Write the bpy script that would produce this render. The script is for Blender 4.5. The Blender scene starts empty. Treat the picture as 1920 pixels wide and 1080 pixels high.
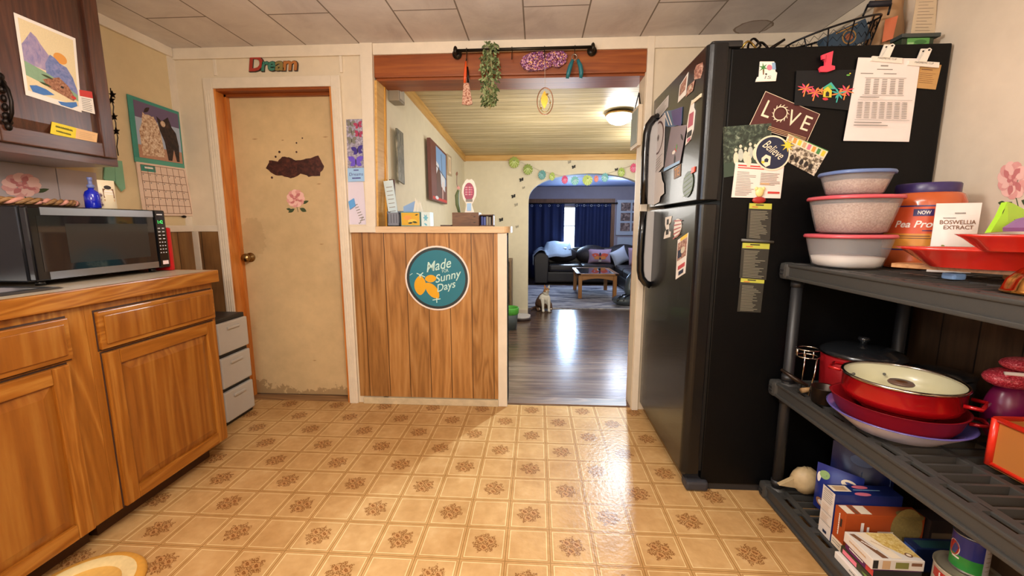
import bpy, bmesh, math, random
from mathutils import Vector, Matrix
random.seed(7)
PI = math.pi
S = bpy.context.scene
C = S.collection

# ------------------------------------------------------------------ camera
FPX, YAW, PIT, EYE = 785.0, math.radians(-3.4), math.radians(8.6), 1.21
_cy, _sy, _cp, _sp = math.cos(YAW), math.sin(YAW), math.cos(PIT), math.sin(PIT)
FW = Vector((_sy*_cp, _cy*_cp, -_sp)); RT = Vector((_cy, -_sy, 0)); DN = FW.cross(RT)
cam = bpy.data.cameras.new('camera'); cam.sensor_width = 36; cam.lens = FPX/1920*36
cam.clip_start = .02; cam.clip_end = 60
co = bpy.data.objects.new('camera', cam); C.objects.link(co)
co.matrix_world = Matrix(((RT.x, -DN.x, -FW.x, 0), (RT.y, -DN.y, -FW.y, 0), (RT.z, -DN.z, -FW.z, EYE), (0, 0, 0, 1)))
S.camera = co

def at(px, py, axis, val):
    """photo measurement: where the sight line of a photo point meets the plane axis = val"""
    q = FW + RT*((px-960)/FPX) + DN*((py-540)/FPX)
    o = Vector((0, 0, EYE)); i = 'xyz'.index(axis)
    return o + q*((val-o[i])/q[i])

# ------------------------------------------------------------------ world, lamps, exposure
S.view_settings.view_transform = 'Standard'; S.view_settings.look = 'None'
S.view_settings.exposure = 0.16; S.view_settings.gamma = 1; S.view_settings.use_curve_mapping = False
S.cycles.max_bounces = 7; S.cycles.diffuse_bounces = 4; S.cycles.glossy_bounces = 3
S.cycles.transparent_max_bounces = 12; S.cycles.use_denoising = True
S.cycles.sample_clamp_indirect = 4; S.cycles.caustics_reflective = False; S.cycles.caustics_refractive = False
W = bpy.data.worlds.new('sky'); S.world = W; W.use_nodes = True
_b = W.node_tree.nodes['Background']; _b.inputs[0].default_value = (.62, .78, 1, 1); _b.inputs[1].default_value = 1.6

def lamp(name, typ, loc, power, color, size=.3, size_y=None, rot=(0, 0, 0), spread=None):
    l = bpy.data.lights.new(name, typ); l.energy = power; l.color = color
    if typ == 'AREA':
        l.shape = 'RECTANGLE'; l.size = size; l.size_y = size_y or size
        if spread: l.spread = spread
    else: l.shadow_soft_size = size
    o = bpy.data.objects.new(name, l); o.location = loc; o.rotation_euler = rot; C.objects.link(o); return o
KW = (1, .925, .83)
lamp('assumed_kitchen_ceiling_light', 'AREA', (-.25, .55, 2.265), 18, KW, 1.1, .5)  # assumed overhead lamp, out of view above the camera
lamp('kitchen_upper_fill', 'POINT', (-.25, .85, 1.9), 46, KW, .12)  # no pendant here: unseen fill added to brighten walls and ceiling
lamp('kitchen_rear_fill', 'POINT', (-.1, -1.1, 1.65), 88, KW, .3)  # fill added behind the camera to lift the kitchen walls
lamp('assumed_sink_window_light', 'AREA', (-2.2, -.3, 1.5), 16, (.6, .76, 1), .8, .8, (0, -PI/2, 0))  # assumed window over the sink, out of view; no opening built
lamp('assumed_middle_room_light', 'POINT', (1.02, 4.6, 1.9), 8, (1, .98, .95), .06)  # added point source with no fixture, assumed from the bright patch on the vinyl
sp = lamp('added_floor_patch_spot', 'SPOT', (1.0, 4.75, 1.9), 430, (.66, .85, 1), .05)  # unseen spot added to throw the bright patch on the vinyl
sp.data.spot_size = math.radians(62); sp.data.spot_blend = .35
sp.rotation_euler = (Vector((.12, 1.75, 0))-Vector((1.0, 4.75, 1.9))).to_track_quat('-Z', 'Y').to_euler()
lamp('middle_room_fill', 'POINT', (.1, 4.0, 1.55), 21, (1, .96, .9), .3)  # unseen fill added to brighten the middle room
lamp('living_room_window_light', 'AREA', (.7, 9.42, 1.0), 36, (.5, .7, 1), .25, 1.0, (-PI/2, 0, 0))
lamp('added_living_room_light', 'POINT', (1.6, 7.9, 1.8), 34, (.72, .82, 1), .2)  # unseen point source added in the living room, with no fixture

# ------------------------------------------------------------------ materials
def sr(c):
    if isinstance(c, str): c = [int(c[i:i+2], 16) for i in (0, 2, 4)]
    return tuple((v/255/12.92 if v/255 <= .04045 else ((v/255+.055)/1.055)**2.4) for v in c) + (1,)
MAT = {}
def new(name):
    m = bpy.data.materials.new(name); m.use_nodes = True; return m, m.node_tree, m.node_tree.nodes['Principled BSDF']
class X:
    """tiny shader-math expression"""
    def __init__(s, nt, sock): s.nt, s.s = nt, sock
    def _m(s, op, *a, clamp=False):
        n = s.nt.nodes.new('ShaderNodeMath'); n.operation = op; n.use_clamp = clamp
        for i, v in enumerate((s,)+a):
            if isinstance(v, X): s.nt.links.new(v.s, n.inputs[i])
            else: n.inputs[i].default_value = v
        return X(s.nt, n.outputs[0])
    def __add__(s, o): return s._m('ADD', o)
    def __sub__(s, o): return s._m('SUBTRACT', o)
    def __mul__(s, o): return s._m('MULTIPLY', o)
    def __truediv__(s, o): return s._m('DIVIDE', o)
    def __mod__(s, o): return s._m('FLOORED_MODULO', o)
    def floor(s): return s._m('FLOOR')
    def fract(s): return s._m('FRACT')
    def abs(s): return s._m('ABSOLUTE')
    def lt(s, o): return s._m('LESS_THAN', o)
    def gt(s, o): return s._m('GREATER_THAN', o)
    def mx(s, o): return s._m('MAXIMUM', o)
    def mn(s, o): return s._m('MINIMUM', o)
    def pw(s, o): return s._m('POWER', o)
    def sin(s): return s._m('SINE')
    def cos(s): return s._m('COSINE')
    def sqrt(s): return s._m('SQRT')
    def atan2(s, o): return s._m('ARCTAN2', o)
    def cl(s): return s._m('ADD', 0.0, clamp=True)
def coords(nt, kind='Object', loc=(0, 0, 0), scale=(1, 1, 1), rot=(0, 0, 0)):
    t = nt.nodes.new('ShaderNodeTexCoord'); m = nt.nodes.new('ShaderNodeMapping')
    nt.links.new(t.outputs[kind], m.inputs[0]); m.inputs[1].default_value = loc; m.inputs[2].default_value = rot; m.inputs[3].default_value = scale
    return m.outputs[0]
def xyz(nt, vec):
    n = nt.nodes.new('ShaderNodeSeparateXYZ'); nt.links.new(vec, n.inputs[0]); return [X(nt, n.outputs[i]) for i in range(3)]
def noise(nt, vec, scale, detail=3, rough=.5, dist=0):
    n = nt.nodes.new('ShaderNodeTexNoise'); n.inputs['Scale'].default_value = scale; n.inputs['Detail'].default_value = detail
    n.inputs['Roughness'].default_value = rough; n.inputs['Distortion'].default_value = dist
    if vec is not None: nt.links.new(vec, n.inputs['Vector'])
    return X(nt, n.outputs[0])
def voro(nt, vec, scale, out='Distance', feat='F1'):
    n = nt.nodes.new('ShaderNodeTexVoronoi'); n.feature = feat; n.inputs['Scale'].default_value = scale
    nt.links.new(vec, n.inputs['Vector']); return n.outputs[out]
def ramp(nt, fac, stops, interp='LINEAR'):
    n = nt.nodes.new('ShaderNodeValToRGB'); n.color_ramp.interpolation = interp
    while len(n.color_ramp.elements) < len(stops): n.color_ramp.elements.new(.5)
    for e, (p, c) in zip(n.color_ramp.elements, stops): e.position = p; e.color = sr(c)
    nt.links.new(fac.s if isinstance(fac, X) else fac, n.inputs[0]); return n.outputs[0]
def mix(nt, fac, a, b):
    n = nt.nodes.new('ShaderNodeMix'); n.data_type = 'RGBA'
    if isinstance(fac, X): nt.links.new(fac.s, n.inputs[0])
    else: n.inputs[0].default_value = fac
    for i, v in ((6, a), (7, b)):
        if isinstance(v, (tuple, list, str)): n.inputs[i].default_value = sr(v)
        else: nt.links.new(v, n.inputs[i])
    return n.outputs[2]
def bump(nt, bs, h, strength=.3, dist=.01):
    n = nt.nodes.new('ShaderNodeBump'); n.inputs['Strength'].default_value = strength; n.inputs['Distance'].default_value = dist
    nt.links.new(h.s if isinstance(h, X) else h, n.inputs['Height']); nt.links.new(n.outputs[0], bs.inputs['Normal'])
def M(name, col=None, rough=.5, metal=0, nz=0, nscale=20, emit=0, alpha=1, bmp=0, bscale=200, spec=.5, trans=0, coat=0):
    """plain material with a little procedural mottling"""
    if name in MAT: return MAT[name]
    m, nt, bs = new(name); c = sr(col)
    bs.inputs['Base Color'].default_value = c; bs.inputs['Roughness'].default_value = rough; bs.inputs['Metallic'].default_value = metal
    bs.inputs['Specular IOR Level'].default_value = spec; bs.inputs['Coat Weight'].default_value = coat
    v = coords(nt)
    k = nz if nz else .04
    n = noise(nt, v, nscale, 3)
    mx_ = nt.nodes.new('ShaderNodeMix'); mx_.data_type = 'RGBA'; mx_.blend_type = 'MULTIPLY'
    mx_.inputs[0].default_value = 1; mx_.inputs[6].default_value = c
    g = n*(2*k) + (1-k)
    cc = nt.nodes.new('ShaderNodeCombineColor')
    for i in range(3): nt.links.new(g.s, cc.inputs[i])
    nt.links.new(cc.outputs[0], mx_.inputs[7]); nt.links.new(mx_.outputs[2], bs.inputs['Base Color'])
    if emit: bs.inputs['Emission Color'].default_value = c; bs.inputs['Emission Strength'].default_value = emit
    if alpha < 1: bs.inputs['Alpha'].default_value = alpha
    if trans: bs.inputs['Transmission Weight'].default_value = trans
    if bmp: bump(nt, bs, noise(nt, v, bscale, 2), bmp, .002)
    MAT[name] = m; return m
def MP(name, stops, scale=30, rough=.4, kind='noise', stretch=(1, 1, 1), detail=4, dist=.6):
    """picture-like material: several colours scattered by noise or cells"""
    if name in MAT: return MAT[name]
    m, nt, bs = new(name); v = coords(nt, scale=stretch)
    if kind == 'noise': f = noise(nt, v, scale, detail, .6, dist)
    else:
        s = voro(nt, v, scale, 'Color'); f = xyz(nt, s)[0]
    nt.links.new(ramp(nt, f, stops, 'CONSTANT' if kind == 'cells' else 'LINEAR'), bs.inputs['Base Color'])
    bs.inputs['Roughness'].default_value = rough; MAT[name] = m; return m
def wood(name, cols, axis='z', scale=1, rough=.4, grain=.55, planks=None, pgap=.004, gapcol='3a2412', bmp=.15, coat=0, knots=None, rings=14):
    """wood: grain runs along axis; planks=(axis, width, offset) draws board joints"""
    if name in MAT: return MAT[name]
    m, nt, bs = new(name)
    v0 = coords(nt); x, y, z = xyz(nt, v0)
    ax = {'x': x, 'y': y, 'z': z}
    cmb = nt.nodes.new('ShaderNodeCombineXYZ')
    st = {a: 1.0 for a in 'xyz'}; st[axis] = .09
    idx = None
    if planks:
        pa, pw_, po = planks; pp = (ax[pa]-po)/pw_; idx = pp.floor(); fr = pp.fract()
    for i, a in enumerate('xyz'):
        e = ax[a]*(st[a]*scale)
        if idx is not None: e = e + idx*(3.71+i*1.3)
        nt.links.new(e.s, cmb.inputs[i])
    big = noise(nt, cmb.outputs[0], 4.5, 3, .5, 1.2)
    fine = noise(nt, cmb.outputs[0], 70, 3, .6, .2)
    rg = ((big*rings).fract() - .5).abs()*2
    f = rg*grain + fine*(1-grain)
    col = ramp(nt, f, [(.12, cols[0]), (.5, cols[1]), (.9, cols[2])])
    if knots:
        ks = nt.nodes.new('ShaderNodeCombineXYZ')
        for i, a in enumerate('xyz'):
            e = ax[a]*(.3 if a == axis else 1.0)
            if idx is not None: e = e + idx*5.3
            nt.links.new(e.s, ks.inputs[i])
        kd = X(nt, voro(nt, ks.outputs[0], knots)); col = mix(nt, kd.lt(.07), col, '6b3d1c')
    if planks:
        wn = nt.nodes.new('ShaderNodeTexWhiteNoise'); wn.noise_dimensions = '1D'; nt.links.new(idx.s, wn.inputs['W'])
        sh = X(nt, wn.outputs[0])
        mm = nt.nodes.new('ShaderNodeMix'); mm.data_type = 'RGBA'; mm.blend_type = 'MULTIPLY'; mm.inputs[0].default_value = 1
        nt.links.new(col, mm.inputs[6]); cc = nt.nodes.new('ShaderNodeCombineColor')
        g = sh*.22+.86
        for i in range(3): nt.links.new(g.s, cc.inputs[i])
        nt.links.new(cc.outputs[0], mm.inputs[7])
        gap = fr.lt(pgap/pw_)
        col = mix(nt, gap, mm.outputs[2], gapcol)
    nt.links.new(col, bs.inputs['Base Color']); bs.inputs['Roughness'].default_value = rough; bs.inputs['Coat Weight'].default_value = coat; bs.inputs['Coat Roughness'].default_value = .26
    if bmp: bump(nt, bs, fine, bmp, .002)
    MAT[name] = m; return m

# ------------------------------------------------------------------ mesh builder
def V3(*a): return Vector(a)
class MB:
    def __init__(s): s.v = []; s.f = []; s.m = []; s.mats = []; s.sm = []
    def mi(s, mat):
        if mat not in s.mats: s.mats.append(mat)
        return s.mats.index(mat)
    def add(s, vs, fs, mat, smooth=False, mtx=None):
        b = len(s.v); i = s.mi(mat)
        for p in vs:
            p = Vector(p); s.v.append(mtx @ p if mtx else p)
        for f in fs: s.f.append([b+k for k in f]); s.m.append(i); s.sm.append(smooth)
        return s
    def box(s, x0, y0, z0, x1, y1, z1, mat, bev=0, mtx=None):
        x0, x1 = sorted((x0, x1)); y0, y1 = sorted((y0, y1)); z0, z1 = sorted((z0, z1))
        if bev > 0:
            bev = min(bev, (x1-x0)*.45, (y1-y0)*.45, (z1-z0)*.45)
            bm = bmesh.new(); bmesh.ops.create_cube(bm, size=1)
            for q in bm.verts: q.co = Vector(((x0+x1)/2+q.co.x*(x1-x0), (y0+y1)/2+q.co.y*(y1-y0), (z0+z1)/2+q.co.z*(z1-z0)))
            bmesh.ops.bevel(bm, geom=bm.edges[:], offset=bev, segments=2, profile=.6, affect='EDGES')
            bm.verts.index_update()
            s.add([q.co.copy() for q in bm.verts], [[q.index for q in f.verts] for f in bm.faces], mat, False, mtx); bm.free(); return s
        vs = [(x, y, z) for x in (x0, x1) for y in (y0, y1) for z in (z0, z1)]
        return s.add(vs, [(0, 1, 3, 2), (4, 6, 7, 5), (0, 4, 5, 1), (2, 3, 7, 6), (0, 2, 6, 4), (1, 5, 7, 3)], mat, False, mtx)
    def prism(s, poly, axis, a0, a1, mat, mtx=None, smooth=False):
        """2-D outline extruded along axis between a0 and a1"""
        n = len(poly)
        def mk(p, a): return {'x': (a, p[0], p[1]), 'y': (p[0], a, p[1]), 'z': (p[0], p[1], a)}[axis]
        vs = [mk(p, a0) for p in poly]+[mk(p, a1) for p in poly]
        fs = [list(range(n)), list(range(2*n-1, n-1, -1))]+[(i, (i+1) % n, n+(i+1) % n, n+i) for i in range(n)]
        return s.add(vs, fs, mat, smooth, mtx)
    def lathe(s, prof, c, mat, n=32, sx=1, sy=1, mtx=None, smooth=True, sq=0):
        """profile (r, z) turned about the vertical through c; sq>0 squares it off"""
        vs = []; fs = []; k = len(prof)
        for i in range(n):
            a = 2*PI*i/n; ca, sa = math.cos(a), math.sin(a); g = 1
            if sq: g = 1/((abs(ca)**(2+sq)+abs(sa)**(2+sq))**(1/(2+sq)))
            for r, z in prof: vs.append((c[0]+r*g*ca*sx, c[1]+r*g*sa*sy, c[2]+z))
        for i in range(n):
            for j in range(k-1):
                a, b = i*k+j, ((i+1) % n)*k+j
                fs.append((a, b, b+1, a+1))
        return s.add(vs, fs, mat, smooth, mtx)
    def tube(s, pts, r, mat, n=8, closed=False, smooth=True, flat=1):
        pts = [Vector(p) for p in pts]; m = len(pts); vs = []; fs = []
        rr = r if isinstance(r, (list, tuple)) else [r]*m
        up = None
        for i, p in enumerate(pts):
            a = pts[(i-1) % m] if (closed or i) else p; b = pts[(i+1) % m] if (closed or i < m-1) else p
            t = (b-a).normalized() if (b-a).length > 1e-9 else Vector((0, 0, 1))
            if up is None: up = Vector((0, 0, 1)) if abs(t.z) < .9 else Vector((1, 0, 0))
            x = t.cross(up)
            if x.length < 1e-5: x = t.orthogonal()
            x.normalize(); y = x.cross(t).normalized(); up = y
            for k in range(n):
                q = 2*PI*k/n; vs.append(p+x*math.cos(q)*rr[i]+y*math.sin(q)*rr[i]*flat)
        for i in range(m if closed else m-1):
            for k in range(n):
                a, b = i*n, ((i+1) % m)*n; fs.append((a+k, a+(k+1) % n, b+(k+1) % n, b+k))
        if not closed: fs.append(list(range(n))[::-1]); fs.append([(m-1)*n+k for k in range(n)])
        return s.add(vs, fs, mat, smooth)
    def cyl(s, p0, p1, r, mat, n=20): return s.tube([p0, p1], r, mat, n)
    def ball(s, c, r, mat, n=16, m=10, mtx=None, jit=0):
        rx, ry, rz = r if isinstance(r, (tuple, list)) else (r, r, r); vs = []; fs = []
        for j in range(m+1):
            b = PI*j/m
            for i in range(n):
                a = 2*PI*i/n; g = 1+(random.random()-.5)*jit
                vs.append((c[0]+rx*g*math.sin(b)*math.cos(a), c[1]+ry*g*math.sin(b)*math.sin(a), c[2]-rz*g*math.cos(b)))
        for j in range(m):
            for i in range(n): fs.append((j*n+i, j*n+(i+1) % n, (j+1)*n+(i+1) % n, (j+1)*n+i))
        return s.add(vs, fs, mat, True, mtx)
    def surf(s, rows, mat, smooth=True):
        k = len(rows[0]); vs = [p for r in rows for p in r]
        return s.add(vs, [(j*k+i, j*k+i+1, (j+1)*k+i+1, (j+1)*k+i) for j in range(len(rows)-1) for i in range(k-1)], mat, smooth)
    def build(s, name, parent=None, solid=0, sub=0, weld=False, label=None, bev=0):
        me = bpy.data.meshes.new(name); off = Vector((0, 0, 0))
        if parent is not None:
            q = parent
            while q: off += q.location; q = q.parent
        me.from_pydata([tuple(p-off) for p in s.v], [], s.f)
        for m in s.mats: me.materials.append(m)
        me.polygons.foreach_set('material_index', s.m); me.polygons.foreach_set('use_smooth', s.sm)
        bm = bmesh.new(); bm.from_mesh(me)
        if weld: bmesh.ops.remove_doubles(bm, verts=bm.verts, dist=1e-5)
        bmesh.ops.recalc_face_normals(bm, faces=bm.faces); bm.to_mesh(me); bm.free()
        o = bpy.data.objects.new(name, me); C.objects.link(o)
        if parent is not None: o.parent = parent
        if solid: md = o.modifiers.new('solid', 'SOLIDIFY'); md.thickness = solid; md.offset = 0
        if bev: md = o.modifiers.new('bevel', 'BEVEL'); md.width = bev; md.segments = 2
        if sub: md = o.modifiers.new('sub', 'SUBSURF'); md.levels = sub; md.render_levels = sub
        if label: o['label'] = label
        return o
def tag(o, label, cat, group=None, kind=None):
    o['label'] = label; o['category'] = cat
    if group: o['group'] = group
    if kind: o['kind'] = kind
    return o
def thing(name, label, cat, loc=(0, 0, 0), group=None):
    o = bpy.data.objects.new(name, None); o.location = loc; o.empty_display_size = .05; C.objects.link(o)
    return tag(o, label, cat, group)
def struct(name, mb, **k):
    o = mb.build(name, **k); o['kind'] = 'structure'; return o
def recenter(o):
    """move a single-mesh thing's origin to its base"""
    me = o.data; c = [v.co.copy() for v in me.vertices]
    lo = Vector([min(p[i] for p in c) for i in range(3)]); hi = Vector([max(p[i] for p in c) for i in range(3)])
    b = Vector(((lo.x+hi.x)/2, (lo.y+hi.y)/2, lo.z)); me.transform(Matrix.Translation(-b)); o.location = b; return o
def solo(name, mb, label, cat, group=None, **k):
    o = mb.build(name, **k); recenter(o); return tag(o, label, cat, group)

# ------------------------------------------------------------------ lettering and flat printed pieces
_tc = {}
def text_geo(body, off=0.0):
    k = (body, off)
    if k in _tc: return _tc[k]
    cu = bpy.data.curves.new('t', 'FONT'); cu.body = body; cu.size = 1; cu.resolution_u = 3; cu.offset = off
    cu.align_x = 'CENTER'; cu.align_y = 'CENTER'
    o = bpy.data.objects.new('t', cu); C.objects.link(o)
    dg = bpy.context.evaluated_depsgraph_get(); e = o.evaluated_get(dg); me = e.to_mesh()
    vs = [tuple(v.co)[:2] for v in me.vertices]; fs = [list(p.vertices) for p in me.polygons]; e.to_mesh_clear()
    bpy.data.objects.remove(o); bpy.data.curves.remove(cu)
    if vs:
        x0 = min(v[0] for v in vs); x1 = max(v[0] for v in vs); y0 = min(v[1] for v in vs); y1 = max(v[1] for v in vs)
        vs = [((x-x0)/(x1-x0)-.5, (y-y0)/(y1-y0)-.5) for x, y in vs]
    _tc[k] = (vs, fs); return _tc[k]
class T:
    """lettering that fills a box (cx, cy, w, h) of a card; rot in degrees, shear leans it"""
    def __init__(s, body, cx, cy, w, h, rot=0, shear=0, off=0.0): s.__dict__.update(locals())
    def geo(s, asp=1):
        vs, fs = text_geo(s.body, s.off); r = math.radians(s.rot); out = []
        for x, y in vs:
            a, b = (x*s.w+y*s.h*s.shear)*asp, y*s.h
            out.append((s.cx+(a*math.cos(r)-b*math.sin(r))/asp, s.cy-(a*math.sin(r)+b*math.cos(r))))
        return out, fs
def scr(cx, cy, w, h, rot=0, n=5, **k):
    r = math.radians(rot); out = []; rr = random.Random(int(cx*977+cy*331)); x = -w/2; pts = []
    top = []; bot = []
    for i in range(n*4+1):
        u = -w/2+w*i/(n*4); a = h*.5*(1 if i % 2 else .35+.3*rr.random())
        top.append((u, -a)); bot.append((u+w/(n*9), a*.2))
    poly = top+bot[::-1]
    return [(cx+p*math.cos(r)+q*math.sin(r), cy-p*math.sin(r)+q*math.cos(r)) for p, q in poly]
def ell(cx, cy, rx, ry, n=20): return [(cx+rx*math.cos(2*PI*i/n), cy+ry*math.sin(2*PI*i/n)) for i in range(n)]
def rc(x0, y0, x1, y1): return [(x0, y0), (x1, y0), (x1, y1), (x0, y1)]
def ln(x0, y0, x1, y1, w):
    d = Vector((x1-x0, y1-y0)).normalized(); n = Vector((-d.y, d.x))*w/2
    return [(x0+n.x, y0+n.y), (x1+n.x, y1+n.y), (x1-n.x, y1-n.y), (x0-n.x, y0-n.y)]
def star(cx, cy, r0, r1, k, ph=0):
    return [(cx+(r0 if i % 2 == 0 else r1)*math.cos(ph+PI*i/k), cy+(r0 if i % 2 == 0 else r1)*math.sin(ph+PI*i/k)) for i in range(2*k)]
def leaf2(cx, cy, L, w, ang, n=6):
    a = math.radians(ang); pts = []
    for s_ in (1, -1):
        for i in range(n+1) if s_ == 1 else range(n-1, 0, -1):
            t = i/n; u = t*L; v = s_*w*math.sin(PI*t)*.5; pts.append((cx+u*math.cos(a)-v*math.sin(a), cy+u*math.sin(a)+v*math.cos(a)))
    return pts
def lines(mat, x0, y0, x1, y1, n, w=.4, jit=.25, seed=1):
    """rows of small printed lines"""
    r = random.Random(seed); out = []
    for i in range(n):
        y = y0+(y1-y0)*(i+.5)/n; h = (y1-y0)/n*w/2; out.append((mat, rc(x0, y-h, x1-(x1-x0)*r.random()*jit, y+h)))
    return out
def card(mb, TL, TR, BR, BL, th, base, shapes=(), outline=None, out=None, step=.0004):
    """flat piece on four corners; shapes = (material, polygon or T) in its own 0..1 frame, x right, y down"""
    TL, TR, BR, BL = map(Vector, (TL, TR, BR, BL))
    n = (TR-TL).cross(BL-TL).normalized()
    mid = (TL+BR)/2
    if (Vector((0, 0, EYE))-mid).dot(n) < 0: n = -n
    if out is not None and n.dot(Vector(out)) < 0: n = -n
    asp = ((TR-TL).length+(BR-BL).length)/max(1e-6, (BL-TL).length+(BR-TR).length)
    def mp(u, v, h): return (TL*(1-u)+TR*u)*(1-v)+(BL*(1-u)+BR*u)*v+n*h
    o = outline or [(0, 0), (1, 0), (1, 1), (0, 1)]; k = len(o)
    vs = [mp(u, v, 0) for u, v in o]+[mp(u, v, th) for u, v in o]
    mb.add(vs, [list(range(k)), list(range(2*k-1, k-1, -1))]+[(i, (i+1) % k, k+(i+1) % k, k+i) for i in range(k)], base)
    for j, sh in enumerate(shapes):
        h = th+step*(1+j*.25)
        if isinstance(sh[1], T):
            g, fs = sh[1].geo(asp); mb.add([mp(u, v, h) for u, v in g], fs, sh[0])
        else: mb.add([mp(u, v, h) for u, v in sh[1]], [list(range(len(sh[1])))], sh[0])
    return mb
def pcard(name, px, axis, val, th, base, shapes, label, cat, group=None, outline=None, parent=None):
    q = [at(a, b, axis, val) for a, b in px]
    mb = card(MB(), *q, th, base, shapes, outline)
    return solo(name, mb, label, cat, group) if parent is None else mb.build(name, parent)

# ================================================================== THE SETTING
YW = 2.67      # kitchen's far wall
def paint(name, col, rough=.55, amt=.022, bmp=.04):
    m, nt, bs = new(name); v = coords(nt)
    a = noise(nt, v, 1.7, 4, .6); b = noise(nt, v, 14, 3, .6)
    f = a*.6+b*.4
    c = sr(col); lo = [int(q*(1-amt*2)) for q in [int(col[i:i+2], 16) for i in (0, 2, 4)]]; hi = [min(255, int(q*(1+amt))) for q in [int(col[i:i+2], 16) for i in (0, 2, 4)]]
    nt.links.new(ramp(nt, f, [(.3, lo), (.7, hi)]), bs.inputs['Base Color']); bs.inputs['Roughness'].default_value = rough
    bump(nt, bs, noise(nt, v, 90, 3), bmp, .004); return m
CREAM = paint('cream_wall_paint', 'dac49a'); BACK = paint('back_wall_paint', 'e0d0b6'); RIGHTP = paint('right_wall_paint', 'e0d0ba', .6)
TRIMW = paint('white_trim_paint', 'e6d8c4', .45, .03); MIDW = paint('middle_room_paint', 'e3d9bd', .6)
DOORP = paint('door_paint', 'd6b98c', .4, .04, .03); LILAC = paint('lilac_board_paint', 'b9adb0', .5)
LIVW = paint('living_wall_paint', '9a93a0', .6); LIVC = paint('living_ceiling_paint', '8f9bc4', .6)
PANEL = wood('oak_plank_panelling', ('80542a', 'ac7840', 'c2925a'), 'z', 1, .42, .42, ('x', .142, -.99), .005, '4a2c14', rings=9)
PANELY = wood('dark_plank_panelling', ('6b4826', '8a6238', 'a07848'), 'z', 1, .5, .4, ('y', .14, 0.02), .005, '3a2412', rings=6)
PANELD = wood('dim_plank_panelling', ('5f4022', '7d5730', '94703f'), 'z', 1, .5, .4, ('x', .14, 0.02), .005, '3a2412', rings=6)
PINE = wood('orange_pine', ('a5571a', 'c87830', 'd98f48'), 'z', 1, .35, .35, rings=6, coat=.2)
PINEX = wood('orange_pine_beam', ('733510', '8f4818', 'a65e26'), 'x', 1, .45, .4, rings=5, knots=3.2)
PINEL = wood('light_pine_trim', ('b8843e', 'd2a45c', 'e0b976'), 'y', 1, .4, .3, rings=5)
PINELX = wood('light_pine_trim_cross', ('b8843e', 'd2a45c', 'e0b976'), 'x', 1, .4, .3, rings=5)
PLANKC = wood('pine_plank_ceiling', ('a8946a', 'c9b68c', 'ddcda8'), 'x', 1, .45, .3, ('y', .083, 0), .006, '6e5c3c', knots=5, rings=5)
WOODF = wood('grey_brown_wood_floor', ('4a3a30', '6b5546', '83705e'), 'x', 1, .22, .4, ('y', .12, 0), .003, '2c221c', rings=7, bmp=.25)

def vinyl():
    m, nt, bs = new('printed_vinyl_tiles'); v0 = coords(nt); x, y, z = xyz(nt, v0)
    u = (x-.0588)/.1652; w = (y-1.353)/.1684
    iu, iw = u.floor(), w.floor(); fu, fw = u.fract(), w.fract()
    par = ((iu+iw) % 2.0).lt(.5)
    du = fu.mn((fu*-1)+1); dw = fw.mn((fw*-1)+1); d = du.mn(dw)         # distance to joint
    joint = d.lt(.014); l1 = (d-.045).abs().lt(.007); l2 = (d-.075).abs().lt(.008)
    mot = noise(nt, v0, 26, 3, .5)
    base = ramp(nt, noise(nt, v0, 9, 5, .6)*.6+mot*.4, [(.3, 'b38b58'), (.55, 'c49c68'), (.75, 'ceab7a')])
    base = mix(nt, (d.gt(.075)), ramp(nt, mot, [(.3, 'b98f59'), (.7, 'ca9f69')]), base)
    base = mix(nt, l1, base, 'a47c4c'); base = mix(nt, l2, base, 'e0c692')
    base = mix(nt, joint, base, '9c7646')
    # bouquet: three roses and a ragged ring of leaves
    cu, cw = fu-.5, fw-.5
    nn = noise(nt, v0, 90, 3, .7); ln_ = noise(nt, v0, 210, 2, .6)
    def rose(ax, ay, r):
        dx, dy = cu-ax, cw-ay; q = (dx*dx+dy*dy).sqrt(); a = dy.atan2(dx)
        rr = q + (a*5).sin()*.008 + (nn-.5)*.03
        inside = rr.lt(r); ringy = ((rr*70+(a*2).sin()).sin()).gt(.1)
        return inside, ringy
    q = (cu*cu+cw*cw).sqrt(); a = cw.atan2(cu)
    spray = (q+(a*7).sin()*.03+(a*11).cos()*.025+(nn-.5)*.22).lt(.27)
    lf = ln_.gt(.47)
    col = mix(nt, (spray*lf)*par, base, '85592f')
    for ax, ay, r in ((-.11, .10, .085), (.12, .06, .085), (-.02, -.13, .09)):
        ins, rg = rose(ax, ay, r); pm = ins*par
        col = mix(nt, pm, col, 'b98a58'); col = mix(nt, pm*rg, col, '84552c')
    dirt = noise(nt, v0, 2.2, 4, .65); g = ramp(nt, dirt, [(.35, 'd8c8b4'), (.6, 'ffffff')])
    mm = nt.nodes.new('ShaderNodeMix'); mm.data_type = 'RGBA'; mm.blend_type = 'MULTIPLY'; mm.inputs[0].default_value = .6
    nt.links.new(col, mm.inputs[6]); nt.links.new(g, mm.inputs[7]); nt.links.new(mm.outputs[2], bs.inputs['Base Color'])
    bs.inputs['Roughness'].default_value = .3; bs.inputs['Specular IOR Level'].default_value = .06
    h = noise(nt, v0, 55, 2, .5)+(d.lt(.09))*-.25
    bump(nt, bs, h, .3, .004)
    return m
struct('floor', MB().box(-2.35, -2.2, -.05, 1.7, YW+.02, 0, vinyl()))
struct('floor_wood', MB().box(-1.3, YW+.02, -.05, 4.2, 9.8, 0, WOODF))
struct('floor_threshold', MB().prism([(YW+.02, 0), (YW+.03, .008), (YW+.14, .008), (YW+.15, 0)], 'x', -.19, .66, wood('dark_threshold', ('4a3322', '6b4e36', '8a6a4c'), 'x', 1, .4)))

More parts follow.
